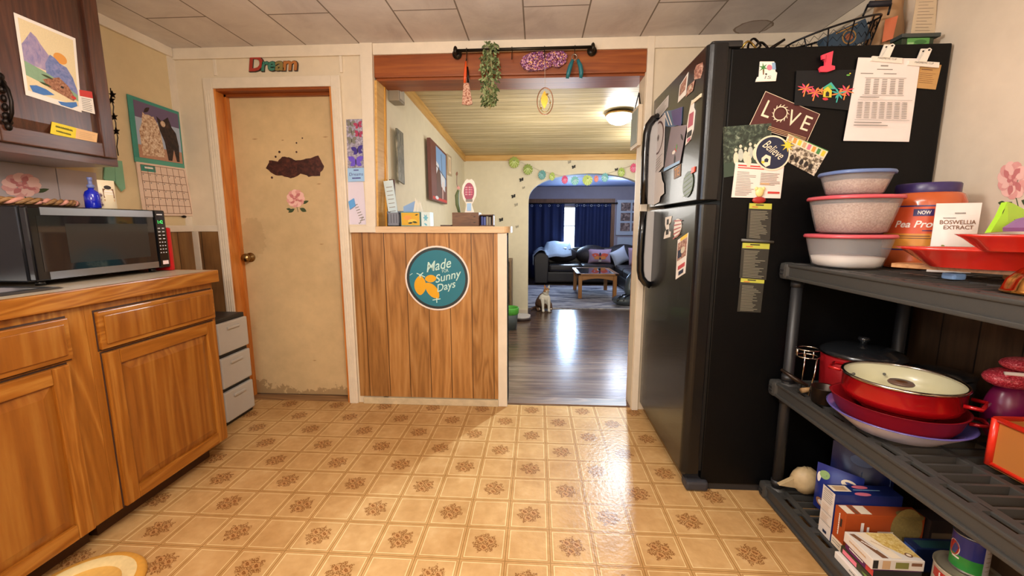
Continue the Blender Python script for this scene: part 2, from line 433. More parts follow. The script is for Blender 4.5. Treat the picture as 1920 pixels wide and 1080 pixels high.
def ceilmat():
    m, nt, bs = new('ceiling_tiles'); v0 = coords(nt); x, y, z = xyz(nt, v0)
    u = (x+.08)/.333; iu = u.floor(); fu = u.fract(); du = fu.mn((fu*-1)+1)
    w = (y-2.31)/1.2+(iu % 2.0)*.5+.02; fw = w.fract(); dw = fw.mn((fw*-1)+1)
    j = (du.lt(.012))+(dw.lt(.0035)); j = j.cl()
    c = ramp(nt, noise(nt, v0, 3.0, 5, .65, .8), [(.3, 'c6bebc'), (.5, 'd6cfcc'), (.72, 'e2dcd8')])
    # brown water stain by the right end
    vs = coords(nt, loc=(-1.19, -2.58, 0)); sx, sy, sz = xyz(nt, vs)
    q = ((sx*sx*4)+(sy*sy*6)).sqrt()+(noise(nt, v0, 9)-.5)*.12
    c = mix(nt, (q-.19).abs().lt(.012), c, '8f7f70'); c = mix(nt, q.lt(.19)*.6, c, '8c7c74')
    c = mix(nt, j, c, '80766c')
    nt.links.new(c, bs.inputs['Base Color']); bs.inputs['Roughness'].default_value = .8
    bump(nt, bs, noise(nt, v0, 60, 3), .15, .004); return m
struct('ceiling', MB().box(-2.35, -2.2, 2.29, 1.7, YW+.15, 2.36, ceilmat()))

# --- left wall with chair rail, panelling and lilac board
struct('wall_left', MB().box(-2.36, -2.2, 0, -2.28, YW, 2.29, CREAM))
struct('trim_1', MB().box(-2.28, -2.2, 2.235, -2.262, YW-.02, 2.29, TRIMW, .004))
struct('trim_2', MB().box(-2.28, 2.0, 1.165, -2.262, YW, 1.205, TRIMW, .003).box(-2.28, 2.62, 1.205, -2.272, YW, 2.235, TRIMW).box(-2.28, 2.33, 0, -2.266, 2.37, 1.165, TRIMW))
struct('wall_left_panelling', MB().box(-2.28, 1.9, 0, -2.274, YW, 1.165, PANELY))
struct('wall_left_board', MB().box(-2.28, .2, .985, -2.272, 1.905, 1.474, LILAC).box(-2.28, 1.91, .985, -2.272, 2.09, 1.474, LILAC))
# --- far wall: left strip, around the door, to the opening
DL, DR, DT = -2.03, -1.272, 2.05
struct('wall_back', MB().box(-2.36, YW, 0, DL-.0, YW+.14, 2.29, BACK).box(DL, YW, DT, DR, YW+.14, 2.29, BACK).box(DR, YW, 0, -1.04, YW+.14, 1.2, BACK).prism([(DR, 1.2), (-1.032, 1.2), (-1.0, 2.225), (-1.0, 2.29), (DR, 2.29)], 'y', YW, YW+.14, BACK)
       .box(-1.0, YW, 2.225, .63, YW+.14, 2.29, BACK).box(.63, YW, 0, 1.7, YW+.14, 2.29, BACK))
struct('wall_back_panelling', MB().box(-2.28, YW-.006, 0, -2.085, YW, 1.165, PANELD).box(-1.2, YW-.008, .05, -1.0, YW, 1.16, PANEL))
struct('trim_3', MB().box(-2.28, YW-.012, 1.165, -2.085, YW, 1.205, TRIMW, .003).box(-2.275, YW-.014, 0, -2.235, YW, 1.165, TRIMW, .002))
struct('trim_4', MB().box(-2.28, YW-.016, 2.225, -1.075, YW, 2.29, TRIMW, .003).box(-1.0, YW-.014, 2.225, 1.6, YW, 2.29, TRIMW, .003))
struct('trim_5', MB().prism([(-1.092, 1.2), (-1.03, 1.2), (-1.0, 2.29), (-1.076, 2.29)], 'y', YW-.022, YW, TRIMW).box(-1.2, YW-.03, 1.16, -1.03, YW, 1.2, TRIMW, .003)
       .box(-1.212, YW-.012, 2.13, -1.195, YW, 2.225, TRIMW, .002).box(-2.02, YW-.006, 2.13, -2.0, YW, 2.225, TRIMW, .002))
mb = MB()   # fluted door casing
for (x0, x1) in ((DL-.06, DL), (DR, DR+.06)):
    mb.box(x0, YW-.02, 0, x1, YW, DT+.062, TRIMW, .004)
    for k in range(3): mb.box(x0+.012+k*.015, YW-.024, 0, x0+.018+k*.015, YW-.019, DT-.01, TRIMW, .001)
mb.box(DL-.0, YW-.02, DT, DR+.0, YW, DT+.062, TRIMW, .003)
struct('trim_6', mb)
struct('trim_7', MB().box(.632, YW-.018, 0, .672, YW, 2.29, TRIMW, .003))
# --- right wall
struct('wall_right', MB().box(1.6, -2.2, 0, 1.68, YW, 2.29, RIGHTP))
struct('trim_8', MB().box(1.582, -2.2, 2.235, 1.6, YW-.02, 2.29, TRIMW, .004).box(1.584, -2.2, .925, 1.6, YW-.02, .965, TRIMW, .003))
struct('wall_right_panelling', MB().box(1.593, -2.2, 0, 1.6, YW-.02, .925, wood('shaded_plank_panelling', ('3a291b', '4c3725', '5e462f'), 'z', 1, .5, .4, ('y', .14, 0.02), .005, '1e140c', rings=6)))  # darker copy of the panelling; shade behind the shelves put into the colour
struct('wall_rear', MB().box(-2.36, -2.28, 0, 1.68, -2.2, 2.36, CREAM))

# --- the inner door
def dirty_door():
    nt = DOORP.node_tree; bs = nt.nodes['Principled BSDF']; src = bs.inputs['Base Color'].links[0].from_socket
    v = coords(nt); x, y, z = xyz(nt, v); n = noise(nt, v, 30, 5, .7); n2 = noise(nt, v, 5, 4, .6)
    grime = (z-(n-.42)*.22-(n2-.5)*.25).lt(.035)
    hand = (((x+1.93)*(x+1.93)+(z-1.12)*(z-1.12)*.5).sqrt()-(n-.5)*.1).lt(.09)
    c = mix(nt, grime*.55, src, '7c5a34'); c = mix(nt, hand*.22, c, '94704a'); nt.links.new(c, bs.inputs['Base Color'])
dirty_door()
KNOB = M('aged_brass', '9a7d50', .3, 1)
dr = MB().box(DL+.012, YW+.085, .012, DR-.006, YW+.125, DT-.008, DOORP, .002)
door = struct('door_1', dr)
STAIN = MP('dark_scraped_patch', [(.35, '2c1512'), (.55, '4a2620'), (.75, '6d3a2c')], 40)
def dcard(px, shapes, base=None, th=.0006, outline=None):
    q = [at(a, b, 'y', YW+.085) for a, b in px]; return q
q = dcard([(495, 290), (608, 290), (608, 336), (495, 336)], None)
def blob(pts, seed, r0=.05):
    r = random.Random(seed); out = []
    for i, (x, y) in enumerate(pts):
        x2, y2 = pts[(i+1) % len(pts)]
        for k in range(3):
            t = k/3; out.append((x+(x2-x)*t+(r.random()-.5)*r0, y+(y2-y)*t+(r.random()-.5)*r0))
    return out
ol = blob([(.04, .55), (.1, .22), (.22, .28), (.3, .08), (.42, .12), (.52, .22), (.66, .2), (.8, .12), (.9, .02), (.95, .3), (.99, .5), (.92, .85), (.75, .9), (.6, .78), (.45, .98), (.3, .86), (.15, .8)], 3, .035)
card(mb := MB(), *q, .0008, STAIN, [], ol)
for (x, y, r) in ((524, 285, 2.2), (517, 294, 2), (556, 285, 1.8), (556, 268, 1.5), (510, 333, 2.2), (567, 259, 1.3)):
    c = at(x, y, 'y', YW+.085); mb.cyl((c.x, c.y, c.z), (c.x, c.y-.001, c.z), r*.0036, STAIN, 8)
for (x, y, w) in ((478, 261, 12), (610, 257, 12), (603, 458, 9), (530, 263, 6), (598, 345, 10), (590, 676, 8)):
    c = at(x, y, 'y', YW+.085); mb.add([(c.x-w*.0018, c.y-.0006, c.z), (c.x, c.y-.0006, c.z+.004), (c.x+w*.0018, c.y-.0006, c.z+.001), (c.x, c.y-.0006, c.z-.003)], [(0, 1, 2, 3)], M('scuff', 'a8845c', .6))
mb.build('scraped_patch', door, label='dark brown scraped patch')
kz = at(468, 483, 'y', YW+.06); kx = DL+.075
mb = MB(); R = Matrix.Translation((kx, YW+.085, kz.z)) @ Matrix.Rotation(PI/2, 4, 'X')
mb.lathe([(.0, 0), (.032, 0), (.032, .006), (.014, .012), (.012, .03), (.024, .038), (.03, .052), (.024, .066), (0, .07)], (0, 0, 0), KNOB, 24, mtx=R)
mb.build('door_knob', door, label='brass door knob')
struct('door_1_jamb', MB().box(DL, YW-.01, 0, DL+.014, YW+.14, DT, PINE, .001).box(DL+.014, YW+.055, 0, DL+.03, YW+.084, DT-.014, PINE, .001)
       .box(DR-.014, YW-.01, 0, DR, YW+.14, DT, PINE).box(DL+.014, YW-.01, DT-.014, DR-.014, YW+.14, DT, PINEX).box(DL+.014, YW+.055, DT-.03, DR-.014, YW+.084, DT-.014, PINEX))
struct('door_1_sill', MB().box(DL, YW, .0, DR, YW+.15, .006, wood('worn_sill', ('6b4a2c', '8a6540', 'a37c52'), 'x', 1, .5)))
struct('wall_behind_door', MB().box(DL-.1, YW+.3, 0, DR+.1, YW+.34, 2.2, BACK))

# --- beam over the opening, its soffit and the pine jambs
struct('trim_9', MB().box(-1.0, YW-.004, 2.098, .632, YW+.14, 2.225, PINEX, .004).box(-1.0, YW+.02, 2.085, .632, YW+.23, 2.099, PINEX, .001))
struct('trim_10', MB().prism([(-1.035, 1.2), (-1.02, 1.2), (-.988, 2.085), (-1.003, 2.085)], 'y', YW, YW+.14, PINEL).prism([(-1.06, 1.2), (-1.008, 1.2), (-.984, 2.085), (-1.05, 2.085)], 'y', YW+.125, YW+.15, wood('pine_jamb_face', ('b07018', 'd69a3a', 'e8b65c'), 'z', 1, .35)))
struct('trim_11', MB().box(.632, YW+.0, 0, .648, YW+.16, 2.085, PINE, .001))
# --- half wall under the bar
mb = MB().box(-1.0, YW+.002, 0, -.19, YW+.13, 1.158, MIDW)
struct('wall_half', mb)
struct('wall_half_panelling', MB().box(-1.0, YW-.008, .05, -.25, YW+.002, 1.157, PANEL))
struct('trim_12', MB().box(-.25, YW-.014, 0, -.19, YW+.13, 1.158, TRIMW, .003))
struct('baseboard_back', MB().box(-1.175, YW-.02, 0, -.25, YW-.008, .045, paint('worn_base_paint', 'dcc9a6', .5, .1), .003))
# --- middle room
XL = -.944
def czz(y): return 2.085+(5.51-y)*.071
def wxm(y): return -.992+(y-2.82)*.018
struct('wall_middle_left', MB().prism([(-1.08, YW+.15), (wxm(YW+.15), YW+.15), (wxm(5.6), 5.6), (-1.08, 5.6)], 'z', 0, 2.5, MIDW))
mb = MB(); mb.add([(XL-.12, YW+.14, czz(YW+.14)), (3.3, YW+.14, czz(YW+.14)), (3.3, 5.6, czz(5.6)), (XL-.12, 5.6, czz(5.6)),
                   (XL-.12, YW+.14, 2.5), (3.3, YW+.14, 2.5), (3.3, 5.6, 2.5), (XL-.12, 5.6, 2.5)],
                  [(0, 1, 2, 3), (4, 5, 6, 7), (0, 1, 5, 4), (1, 2, 6, 5), (2, 3, 7, 6), (3, 0, 4, 7)], PLANKC)
struct('ceiling_middle', mb)
struct('wall_above_beam', MB().box(-1.02, YW+.141, 2.10, 3.3, YW+.20, 2.36, MIDW))
struct('wall_middle_near', MB().box(.66, YW+.141, 0, 3.3, YW+.2, 2.2, MIDW))
struct('wall_middle_right', MB().box(3.2, YW+.15, 0, 3.28, 5.6, 2.4, MIDW))
AX, AR, ASP, ATOP = .66, .775, 1.5, 1.853          # arched opening
pts = [(XL-.05, 0), (XL-.05, 2.2), (3.3, 2.2), (3.3, 0), (AX+AR, 0)]
pts += [(AX+AR*math.cos(PI*i/28), ASP+(ATOP-ASP)*math.sin(PI*i/28)**.8) for i in range(29)]+[(AX-AR, 0)]
struct('wall_middle_far', MB().prism(pts, 'y', 5.51, 5.63, MIDW))
mb = MB(); y0 = YW+.2
for a, b, hh in ((0, .02, .075), ):
    vs = []
    for yy in (y0, 5.51): z = czz(yy); xw = wxm(yy); vs += [(xw, yy, z), (xw+.02, yy, z), (xw+.02, yy, z-hh), (xw, yy, z-hh)]
    mb.add(vs, [(0, 1, 2, 3), (4, 5, 6, 7), (0, 1, 5, 4), (1, 2, 6, 5), (2, 3, 7, 6), (3, 0, 4, 7)], PINEL)
mb.box(XL, 5.49, 2.015, 3.2, 5.51, 2.085, PINELX, .002)
struct('trim_13', mb)
struct('baseboard_middle', MB().box(AX-AR-.16, 5.495, 0, AX-AR, 5.51, .09, TRIMW, .002))
# --- living room
YF = 9.6
struct('ceiling_living', MB().box(-.9, 5.63, 2.045, 4.2, YF+.1, 2.12, LIVC))
struct('wall_living_left', MB().box(-.9, 5.63, 0, -.82, YF+.1, 2.045, LIVW))
struct('wall_living_right', MB().box(3.4, 5.63, 0, 3.48, YF+.1, 2.045, LIVW))
wx0, wx1, wz0, wz1 = .25, 1.25, .35, 1.62
struct('wall_living_far', MB().box(-.9, YF, 0, wx0, YF+.1, 2.045, LIVW).box(wx1, YF, 0, 4.2, YF+.1, 2.045, LIVW).box(wx0, YF, 0, wx1, YF+.1, wz0, LIVW).box(wx0, YF, wz1, wx1, YF+.1, 2.045, LIVW))
wn = struct('window_1', MB().box(wx0, YF+.03, wz0, wx0+.03, YF+.07, wz1, TRIMW).box(wx1-.03, YF+.03, wz0, wx1, YF+.07, wz1, TRIMW).box(wx0, YF+.03, wz1-.03, wx1, YF+.07, wz1, TRIMW)
            .box(wx0, YF+.03, wz0, wx1, YF+.07, wz0+.03, TRIMW).box(wx0, YF+.035, 1.17, wx1, YF+.065, 1.19, TRIMW))
MB().box(wx0+.02, YF+.045, wz0+.02, wx1-.02, YF+.05, wz1-.02, M('window_glass', 'eef6ff', .02, trans=1, spec=.5)).build('window_pane', wn)
DAY = M('bright_daylight_sky', 'eaf6ff', 1, emit=5)
struct('sky_outside', MB().box(-.5, YF+1.2, -.5, 2.2, YF+1.25, 3, DAY))

# ================================================================== LEFT SIDE: CABINETS, COUNTER, MICROWAVE
OAK = ('7c460f', '96591a', 'b07832')
OAKZ = wood('golden_oak_upright', OAK, 'z', 1.3, .3, .45, rings=10, coat=.15)
OAKY = wood('golden_oak_along', OAK, 'y', 1.3, .3, .45, rings=10, coat=.15)
OAKD = wood('golden_oak_panel', ('754010', '8d5218', 'a06a2a'), 'z', 1, .3, .5, rings=9, coat=.15)
KICK = M('dark_kick_board', '4a2c16', .6, nz=.2)
SHD = M('reveal_shade', '3a2010', .8)  # thin dark sheets round the fronts: gap shade put in as colour
def raised(mb, x, y0, z0, y1, z1, fr=.055, t=.018, m1=OAKZ, m2=OAKY, m3=OAKD, d=1):
    """raised-panel front in the x plane, standing out by t towards +x"""
    mb.box(x, y0, z0, x+t, y0+fr, z1, m1, .004).box(x, y1-fr, z0, x+t, y1, z1, m1, .004)
    mb.box(x, y0+fr, z0, x+t, y1-fr, z0+fr, m2, .004).box(x, y0+fr, z1-fr, x+t, y1-fr, z1, m2, .004)
    a0, a1, b0, b1 = y0+fr, y1-fr, z0+fr, z1-fr; w = .035; xi = x+t*.35; xo = x+t*.85
    vs = [(xi, a0, b0), (xi, a1, b0), (xi, a1, b1), (xi, a0, b1), (xo, a0+w, b0+w), (xo, a1-w, b0+w), (xo, a1-w, b1-w), (xo, a0+w, b1-w)]
    mb.add(vs, [(4, 5, 6, 7), (0, 1, 5, 4), (1, 2, 6, 5), (2, 3, 7, 6), (3, 0, 4, 7)], m3)
    return mb
def cabinet(y0, y1, label, dr, do):
    t = thing('base_cabinet', label, 'cabinet', (-1.95, (y0+y1)/2, 0))
    mb = MB().box(-2.27, y0, .1, -1.63, y1, .924, OAKZ).box(-1.63, y0, .1, -1.628, y1, .924, OAKZ)
    mb.build('body', t)
    MB().box(-2.2, y0+.0, 0, -1.715, y1-.03, .1, KICK).build('toe_kick', t)
    for (a, b) in dr:
        mb = MB().box(-1.6279, a-.004, .742, -1.6265, b+.004, .898, SHD).box(-1.628, a, .748, -1.612, b, .892, OAKY, .004)
        mb.box(-1.6125, a+.018, .766, -1.606, b-.018, .874, OAKD, .005); mb.build('drawer', t)
    for (a, b) in do:
        mb = MB().box(-1.6279, a-.004, .1, -1.6265, b+.004, .738, SHD); raised(mb, -1.628, a, .106, b, .733); mb.build('door', t)
    return t
cabinet(1.385, 1.985, 'oak base cabinet with one drawer and door, under the microwave', [(1.415, 1.972)], [(1.42, 1.962)])
cabinet(.35, 1.384, 'oak base cabinet under the sink corner, running out of the left edge', [(.86, 1.318), (.38, .83)], [(.87, 1.3), (.4, .85)])
# countertop around the sink hole
LAM = M('speckled_beige_laminate', 'b9a890', .35, nz=.12, nscale=90)
ct = thing('countertop', 'beige laminate countertop with an oak front edge, holding the microwave', 'countertop', (-1.95, 1.2, .924))
MB().box(-2.272, .35, .926, -1.62, .72, .985, LAM).box(-2.272, 1.37, .926, -1.62, 1.995, .985, LAM).box(-2.272, .72, .926, -2.22, 1.37, .985, LAM).box(-1.70, .72, .926, -1.62, 1.37, .985, LAM).build('worktop', ct)
MB().box(-1.62, .35, .926, -1.598, 2.003, .986, OAKY, .004).box(-2.272, 1.995, .926, -1.62, 2.003, .986, OAKY, .001).build('edge_trim', ct, label='oak edge trim')
STEEL = M('brushed_steel', 'b8bcc2', .28, 1)
sk = MB()
o = rc(-2.235, .705, -1.69, 1.385); i_ = rc(-2.2, .75, -1.735, 1.34)
zz = .992
vs = [(x, y, .9865) for x, y in o]+[(x, y, zz) for x, y in rc(-2.225, .715, -1.70, 1.375)]+[(x, y, zz) for x, y in i_]+[(x, y, .95) for x, y in rc(-2.19, .76, -1.745, 1.33)]+[(x, y, .95) for x, y in rc(-2.19, .76, -1.745, 1.33)]
fs = []
for k in range(3):
    for j in range(4): fs.append((k*4+j, k*4+(j+1) % 4, k*4+4+(j+1) % 4, k*4+4+j))
fs.append((12, 13, 14, 15)); sk.add(vs, fs, STEEL)
solo('kitchen_sink', sk, 'stainless steel sink set in the counter at the left edge', 'sink')
cn = MB().lathe([(.0, 0), (.04, 0), (.045, .01), (.045, .1), (.03, .125), (.012, .135), (.012, .155), (0, .156)], (-1.86, 1.25, .993), M('cream_plastic', 'e0cfb4', .4), 20)
solo('soap_bottle', cn, 'cream bottle standing beside the sink at the left edge', 'bottle')

# microwave
BLK = M('glossy_black_plastic', '0c0d10', .14, coat=.3); BLK2 = M('satin_black_case', '15161a', .22); GLS = M('dark_door_glass', '14161a', .06, coat=.5)
DSTEEL = M('dark_brushed_steel', 'a4a8ae', .32, 1)
mx_, my0, my1, mz0, mz1 = -1.80, 1.392, 1.952, 1.003, 1.279
mw = thing('microwave_oven', 'black microwave oven with steel strips on the oak-edged counter', 'microwave', (-1.98, 1.67, .985))
mb = MB().box(-2.17, my0, mz0, mx_-.03, my1, mz1, BLK2, .006)
for k in range(7): mb.box(-2.06, my0-.0015, 1.05+k*.011, -1.98, my0+.001, 1.055+k*.011, BLK)
mb.build('case', mw)
dm = MB().box(mx_-.03, my0+.003, mz0+.003, mx_, my1-.062, mz1-.003, BLK, .006)
dr_ = dm.build('door', mw)
MB().box(mx_, my0+.045, mz1-.034, mx_+.0015, my1-.064, mz1-.006, DSTEEL).box(mx_, my0+.045, mz0+.006, mx_+.0015, my1-.064, mz0+.034, DSTEEL).build('steel_strip', dr_)
mb = MB().box(mx_, my0+.03, mz0+.036, mx_+.001, my1-.066, mz1-.036, GLS).box(mx_+.001, my0+.12, mz0+.06, mx_+.0014, my1-.10, mz1-.065, M('window_mesh', '2a2c2c', .12))
mb.build('window', dr_)
cp = MB().box(mx_-.03, my1-.061, mz0+.002, mx_+.002, my1, mz1-.001, BLK, .008).build('control_panel', mw)
GRN = M('green_led', '45e06a', .5, emit=1.5); WB = M('white_button_print', 'd8dade', .5)
def mq(y0, y1, z0, z1): return [(mx_+.002, y0, z1), (mx_+.002, y1, z1), (mx_+.002, y1, z0), (mx_+.002, y0, z0)]
card(b1 := MB(), *mq(my1-.05, my1-.012, mz1-.066, mz1-.046), .0004, M('led_window', '060a08', .2), [(GRN, T('1:42', .5, .5, .7, .8))]); b1.build('display', cp, label='green clock display')
ys = my1-.054
for r_ in range(8):
    b2 = MB()
    for c_ in range(3 if r_ > 3 else 2):
        z = mz1-.088-r_*.0165; w = .012 if r_ < 4 else .006; yy = ys+.006+c_*(.022 if r_ < 4 else .014)
        b2.box(mx_+.002, yy, z, mx_+.0026, yy+w, z+.004, WB)
    b2.build('button_row', cp, label='row of white printed buttons')
MB().box(mx_+.002, ys+.008, mz1-.024, mx_+.0026, ys+.038, mz1-.019, WB).build('lettering', cp)
MB().box(mx_+.002, ys+.012, mz0+.018, mx_+.003, ys+.042, mz0+.036, M('pale_sticker', 'f0d6d6', .5)).build('start_sticker', cp, label='pale sticker')
for yy in (my0+.05, my1-.05):
    for xx in (-1.85, -2.12): MB().cyl((xx, yy, .9855), (xx, yy, mz0+.002), .015, BLK, 12).build('foot', mw)
solo('cutting_board', MB().box(-2.1, 1.956, .986, -1.80, 1.978, 1.196, M('red_plastic', 'b3161a', .35), .008), 'red cutting board standing against the right side of the microwave', 'cutting board')

# on the microwave
ROSE1 = M('rose_petal_pink', 'e0a09a', .7, nz=.12, nscale=60); ROSE2 = M('rose_petal_deep', 'c77878', .7); ROSE3 = M('rose_petal_light', 'f0c0b6', .7); LEAFD = M('decal_leaf_green', '3c4a2c', .7)
WIC = wood('woven_wicker', ('5a3a1e', '8a6138', 'b58c58'), 'y', 6, .6, .5)
PKW = M('faded_pink_weave', 'c98a78', .7, nz=.3, nscale=80)
mb = MB(); base = Vector((-2.0, 1.53, 1.281))
for strand in range(3):
    pts = []
    for i in range(120):
        a = 2*PI*i/120; w = 2*PI*strand/3+a*14
        pts.append((base.x+(.10+.008*math.cos(w))*math.cos(a), base.y+(.185+.008*math.cos(w))*math.sin(a), base.z+.017+.007*math.sin(w)))
    mb.tube(pts, .0075, WIC if strand else PKW, 6, True)
mb.lathe([(0, .002), (.97, .002), (1, .01), (1, .014), (.95, .008), (0, .008)], base, WIC, 36, .1, .185)
solo('wicker_tray', mb, 'braided brown wicker tray on top of the microwave', 'tray')
bt = thing('spray_bottle', 'small cobalt blue glass bottle with a sprayer on the microwave', 'bottle', (-1.93, 1.745, 1.281))
MB().lathe([(0, 0), (.024, 0), (.027, .004), (.027, .055), (.022, .07), (.010, .079), (.010, .086), (0, .086)], bt.location, M('cobalt_glass', '1626b8', .08, coat=.6), 24).build('body', bt)
MB().lathe([(0, .086), (.013, .086), (.013, .099), (.007, .101), (.007, .118), (.009, .12), (.009, .131), (0, .132)], bt.location, M('blue_white_cap', '6f7bb0', .3), 16).build('sprayer', bt, label='pale sprayer cap')
pz = 1.281
pa = MB(); fw_, bk = [], []
rows = []
for i in range(9):
    t = i/8; d = .018*math.sin(PI*min(1, t*1.15+.15))**.7*(1-t)**.3+.001; rows.append((t, d))
def pouch(mb, x, y, z, w, h, dep, mat, label_shapes=(), face=(1, 0), n=8, bulge=1):
    """filled pouch standing up: face direction (fx, fy)"""
    f = Vector((face[0], face[1], 0)).normalized(); s = Vector((-f.y, f.x, 0)); c = Vector((x, y, z))
    def pt(u, v, side):
        b = math.sin(PI*max(0, min(1, v)))**.6*(1-v*.75) if v > 0 else 0
        b = (1-v)**.5*math.sin(PI*min(1, v*.9+.12))*bulge; e = 1-abs(2*u-1)**3
        return c+s*((u-.5)*w)+Vector((0, 0, v*h))+f*side*(dep*.5*b*e+.0008)
    g = []
    for side in (1, -1):
        mb.surf([[pt(i/n, j/n, side) for i in range(n+1)] for j in range(n+1)], mat)
    for m, sh in label_shapes:
        if isinstance(sh, T): pts, fs = sh.geo(w/h)
        else: pts, fs = sh, [list(range(len(sh)))]
        mb.add([pt(u, 1-v, 1)+f*.0015 for u, v in pts], fs, m)
    return mb
WHT = M('white_paper', 'efe6dc', .6); BRN = M('brown_print', '7a5238', .6); DK = M('dark_print', '2a2422', .6); TAN = M('tan_print', 'c9a47c', .6); GREY = M('grey_print', '8b8680', .6)
CRM = M('cream_foil', 'e6d5b4', .4)
pouch(pa, -1.93, 1.812, pz, .06, .125, .03, CRM, [(BRN, rc(.2, .3, .85, .62)), (DK, ell(.52, .25, .22, .07)), (WHT, rc(.28, .36, .78, .42)), (WHT, rc(.28, .46, .78, .5)), (TAN, rc(.2, .66, .85, .74))], (1, -.35))
solo('snack_pouch', pa, 'cream pouch with a brown label standing right of the blue bottle', 'pouch')
cr = MB(); MAUVE = M('mauve_ribbon', 'a98e98', .5)
for k in range(4):
    cr.tube([(-1.935+.01*math.sin(a*2+k), 1.772+.014*math.cos(a+k), 1.287+.014*k+.012*math.sin(a)+.006) for a in [i*2*PI/14 for i in range(14)]], .0035, MAUVE, 6, True)
solo('ribbon_loops', cr, 'crumpled mauve ribbon between the blue bottle and the pouch', 'ribbon')
# green pointed cloths hanging on the left wall
GC = M('sage_green_cloth', '7fae8c', .8, nz=.1)
def strip_on(name, px, label, cat, m, axis='x', val=-2.274, th=.006, shapes=(), outline=None, group=None): return pcard(name, px, axis, val, th, m, shapes, label, cat, group, outline)
strip_on('hanging_cloth', [(196, 300), (213, 300), (214, 350), (193, 342)], 'narrow sage green cloth hanging on the left wall, nearer of the pair', 'cloth', GC, val=-2.262, outline=[(0, 0), (1, 0), (1.0, .8), (.6, 1), (0, .85)])
strip_on('hanging_cloth', [(213, 300), (227, 302), (235, 366), (216, 350)], 'narrow sage green cloth hanging on the left wall, farther and longer', 'cloth', GC, val=-2.262, outline=[(0, 0), (1, 0), (1.0, .8), (.55, 1), (0, .85)])

# rose decals (wall, door, right wall) built as printed shapes
def rose_shapes(n_seed, leaves=True):
    r = random.Random(n_seed); out = []
    if leaves:
        for (cx, cy, L, w, a) in ((.62, .8, .3, .16, 25), (.42, .82, .3, .14, 150), (.68, .62, .32, .12, -20), (.3, .86, .22, .1, 190)): out.append((LEAFD, leaf2(cx, cy, L, w, a)))
        out.append((LEAFD, ln(.5, .7, .56, .95, .02)))
    for k in range(11):
        a = 2*PI*k/11; out.append((ROSE1 if k % 2 else ROSE3, ell(.46+.24*math.cos(a), .42+.24*math.sin(a), .13, .12, 10)))
    for k in range(8):
        a = 2*PI*k/8+.3; out.append((ROSE3 if k % 2 else ROSE2, leaf2(.46+.07*math.cos(a), .42+.07*math.sin(a), .22, .13, math.degrees(a)+r.random()*50)))
    for k in range(6):
        a = 2*PI*k/6; out.append((ROSE2 if k % 2 else ROSE1, ell(.46+.07*math.cos(a), .42+.07*math.sin(a), .05, .045, 8)))
    out.append((ROSE2, ell(.46, .42, .03, .03, 8)))
    return out
CLEAR = M('clear_film', 'd6b98a', .4)
def decal(name, px, axis, val, seed, label):
    q = [at(a, b, axis, val) for a, b in px]; mb = MB(); sh = rose_shapes(seed)
    # shapes only: no backing sheet
    TL, TR, BR, BL = q; n = (TR-TL).cross(BL-TL).normalized()
    if (Vector((0, 0, EYE))-TL).dot(n) < 0: n = -n
    for j, (m, p) in enumerate(sh): mb.add([(TL*(1-u)+TR*u)*(1-v)+(BL*(1-u)+BR*u)*v+n*(.0008+j*.00012) for u, v in p], [list(range(len(p)))], m)
    return solo(name, mb, label, 'wall decal')
decal('rose_decal', [(533, 352), (580, 352), (580, 400), (533, 400)], 'y', YW+.085, 1, 'pink rose decal on the cream door, below the dark patch')
decal('rose_decal', [(1862, 300), (1945, 290), (1950, 395), (1866, 398)], 'x', 1.6, 2, 'pink rose decal on the wall at the right edge')
decal('rose_decal', [(-10, 318), (92, 322), (96, 385), (-10, 385)], 'x', -2.272, 3, 'pink rose decal on the grey board above the microwave')

# upper cabinet
DKW = ('2a140c', '4a2718', '643824')
DWZ = wood('dark_walnut_upright', DKW, 'z', 1.5, .35, .3, rings=8, coat=1, bmp=.35); DWY = wood('dark_walnut_along', DKW, 'y', 1.5, .35, .3, rings=8, coat=1, bmp=.35)
uc = thing('wall_cabinet', 'dark stained wall cabinet with papers on its door, top left', 'cabinet', (-2.1, 1.3, 1.475))
MB().box(-2.27, .5, 1.475, -1.951, 1.9, 2.289, DWZ, .002).box(-1.9515, .5, 1.475, -1.949, 1.9, 1.512, DWY, .001).build('body', uc)
def udoor(y0, y1):
    mb = MB(); raised(mb, -1.949, y0, 1.508, y1, 2.27, .06, .022, DWZ, DWY, DWZ); return mb.build('door', uc)
d1 = udoor(1.40, 1.882); udoor(.9, 1.39)
IRON = M('dark_iron', '241d1a', .35, .8)
mb = MB()
for (z, r) in ((1.735, .016), (1.715, .02), (1.69, .014), (1.66, .011), (1.63, .012), (1.6, .017), (1.58, .02), (1.562, .013)): mb.ball((-1.922, 1.482, z), (.009, r*.8, .014), IRON, 12, 8)
mb.tube([(-1.92, 1.482, 1.72), (-1.9, 1.482, 1.69), (-1.895, 1.482, 1.65), (-1.9, 1.482, 1.61), (-1.92, 1.482, 1.575)], .006, IRON, 8); mb.build('handle', d1, label='ornate dark iron pull')
XD = -1.9285
SKY1 = M('print_sky_cream', 'e6d2a8', .6, nz=.1, nscale=200); MTN1 = MP('print_mountain', [(.3, '7d7aa8'), (.5, 'a08fb0'), (.7, 'b8a2b8')], 60, .6, stretch=(1, 1, .5)); MTN2 = MP('print_mountain_blue', [(.3, '5a6da0'), (.55, '7f86b4'), (.75, '9a90b8')], 60, .6)
MEAD = M('print_meadow', '8aa888', .6, nz=.12, nscale=80); LODGE = MP('print_lodge', [(.35, '7a4a38'), (.55, 'a8765a'), (.75, 'c49a7c')], 120, .6); LAKE = M('print_lake', '4a78b8', .6, nz=.15, nscale=90)
ORG = M('print_orange', 'e09a4a', .6); RED = M('print_red', 'c8403a', .6)
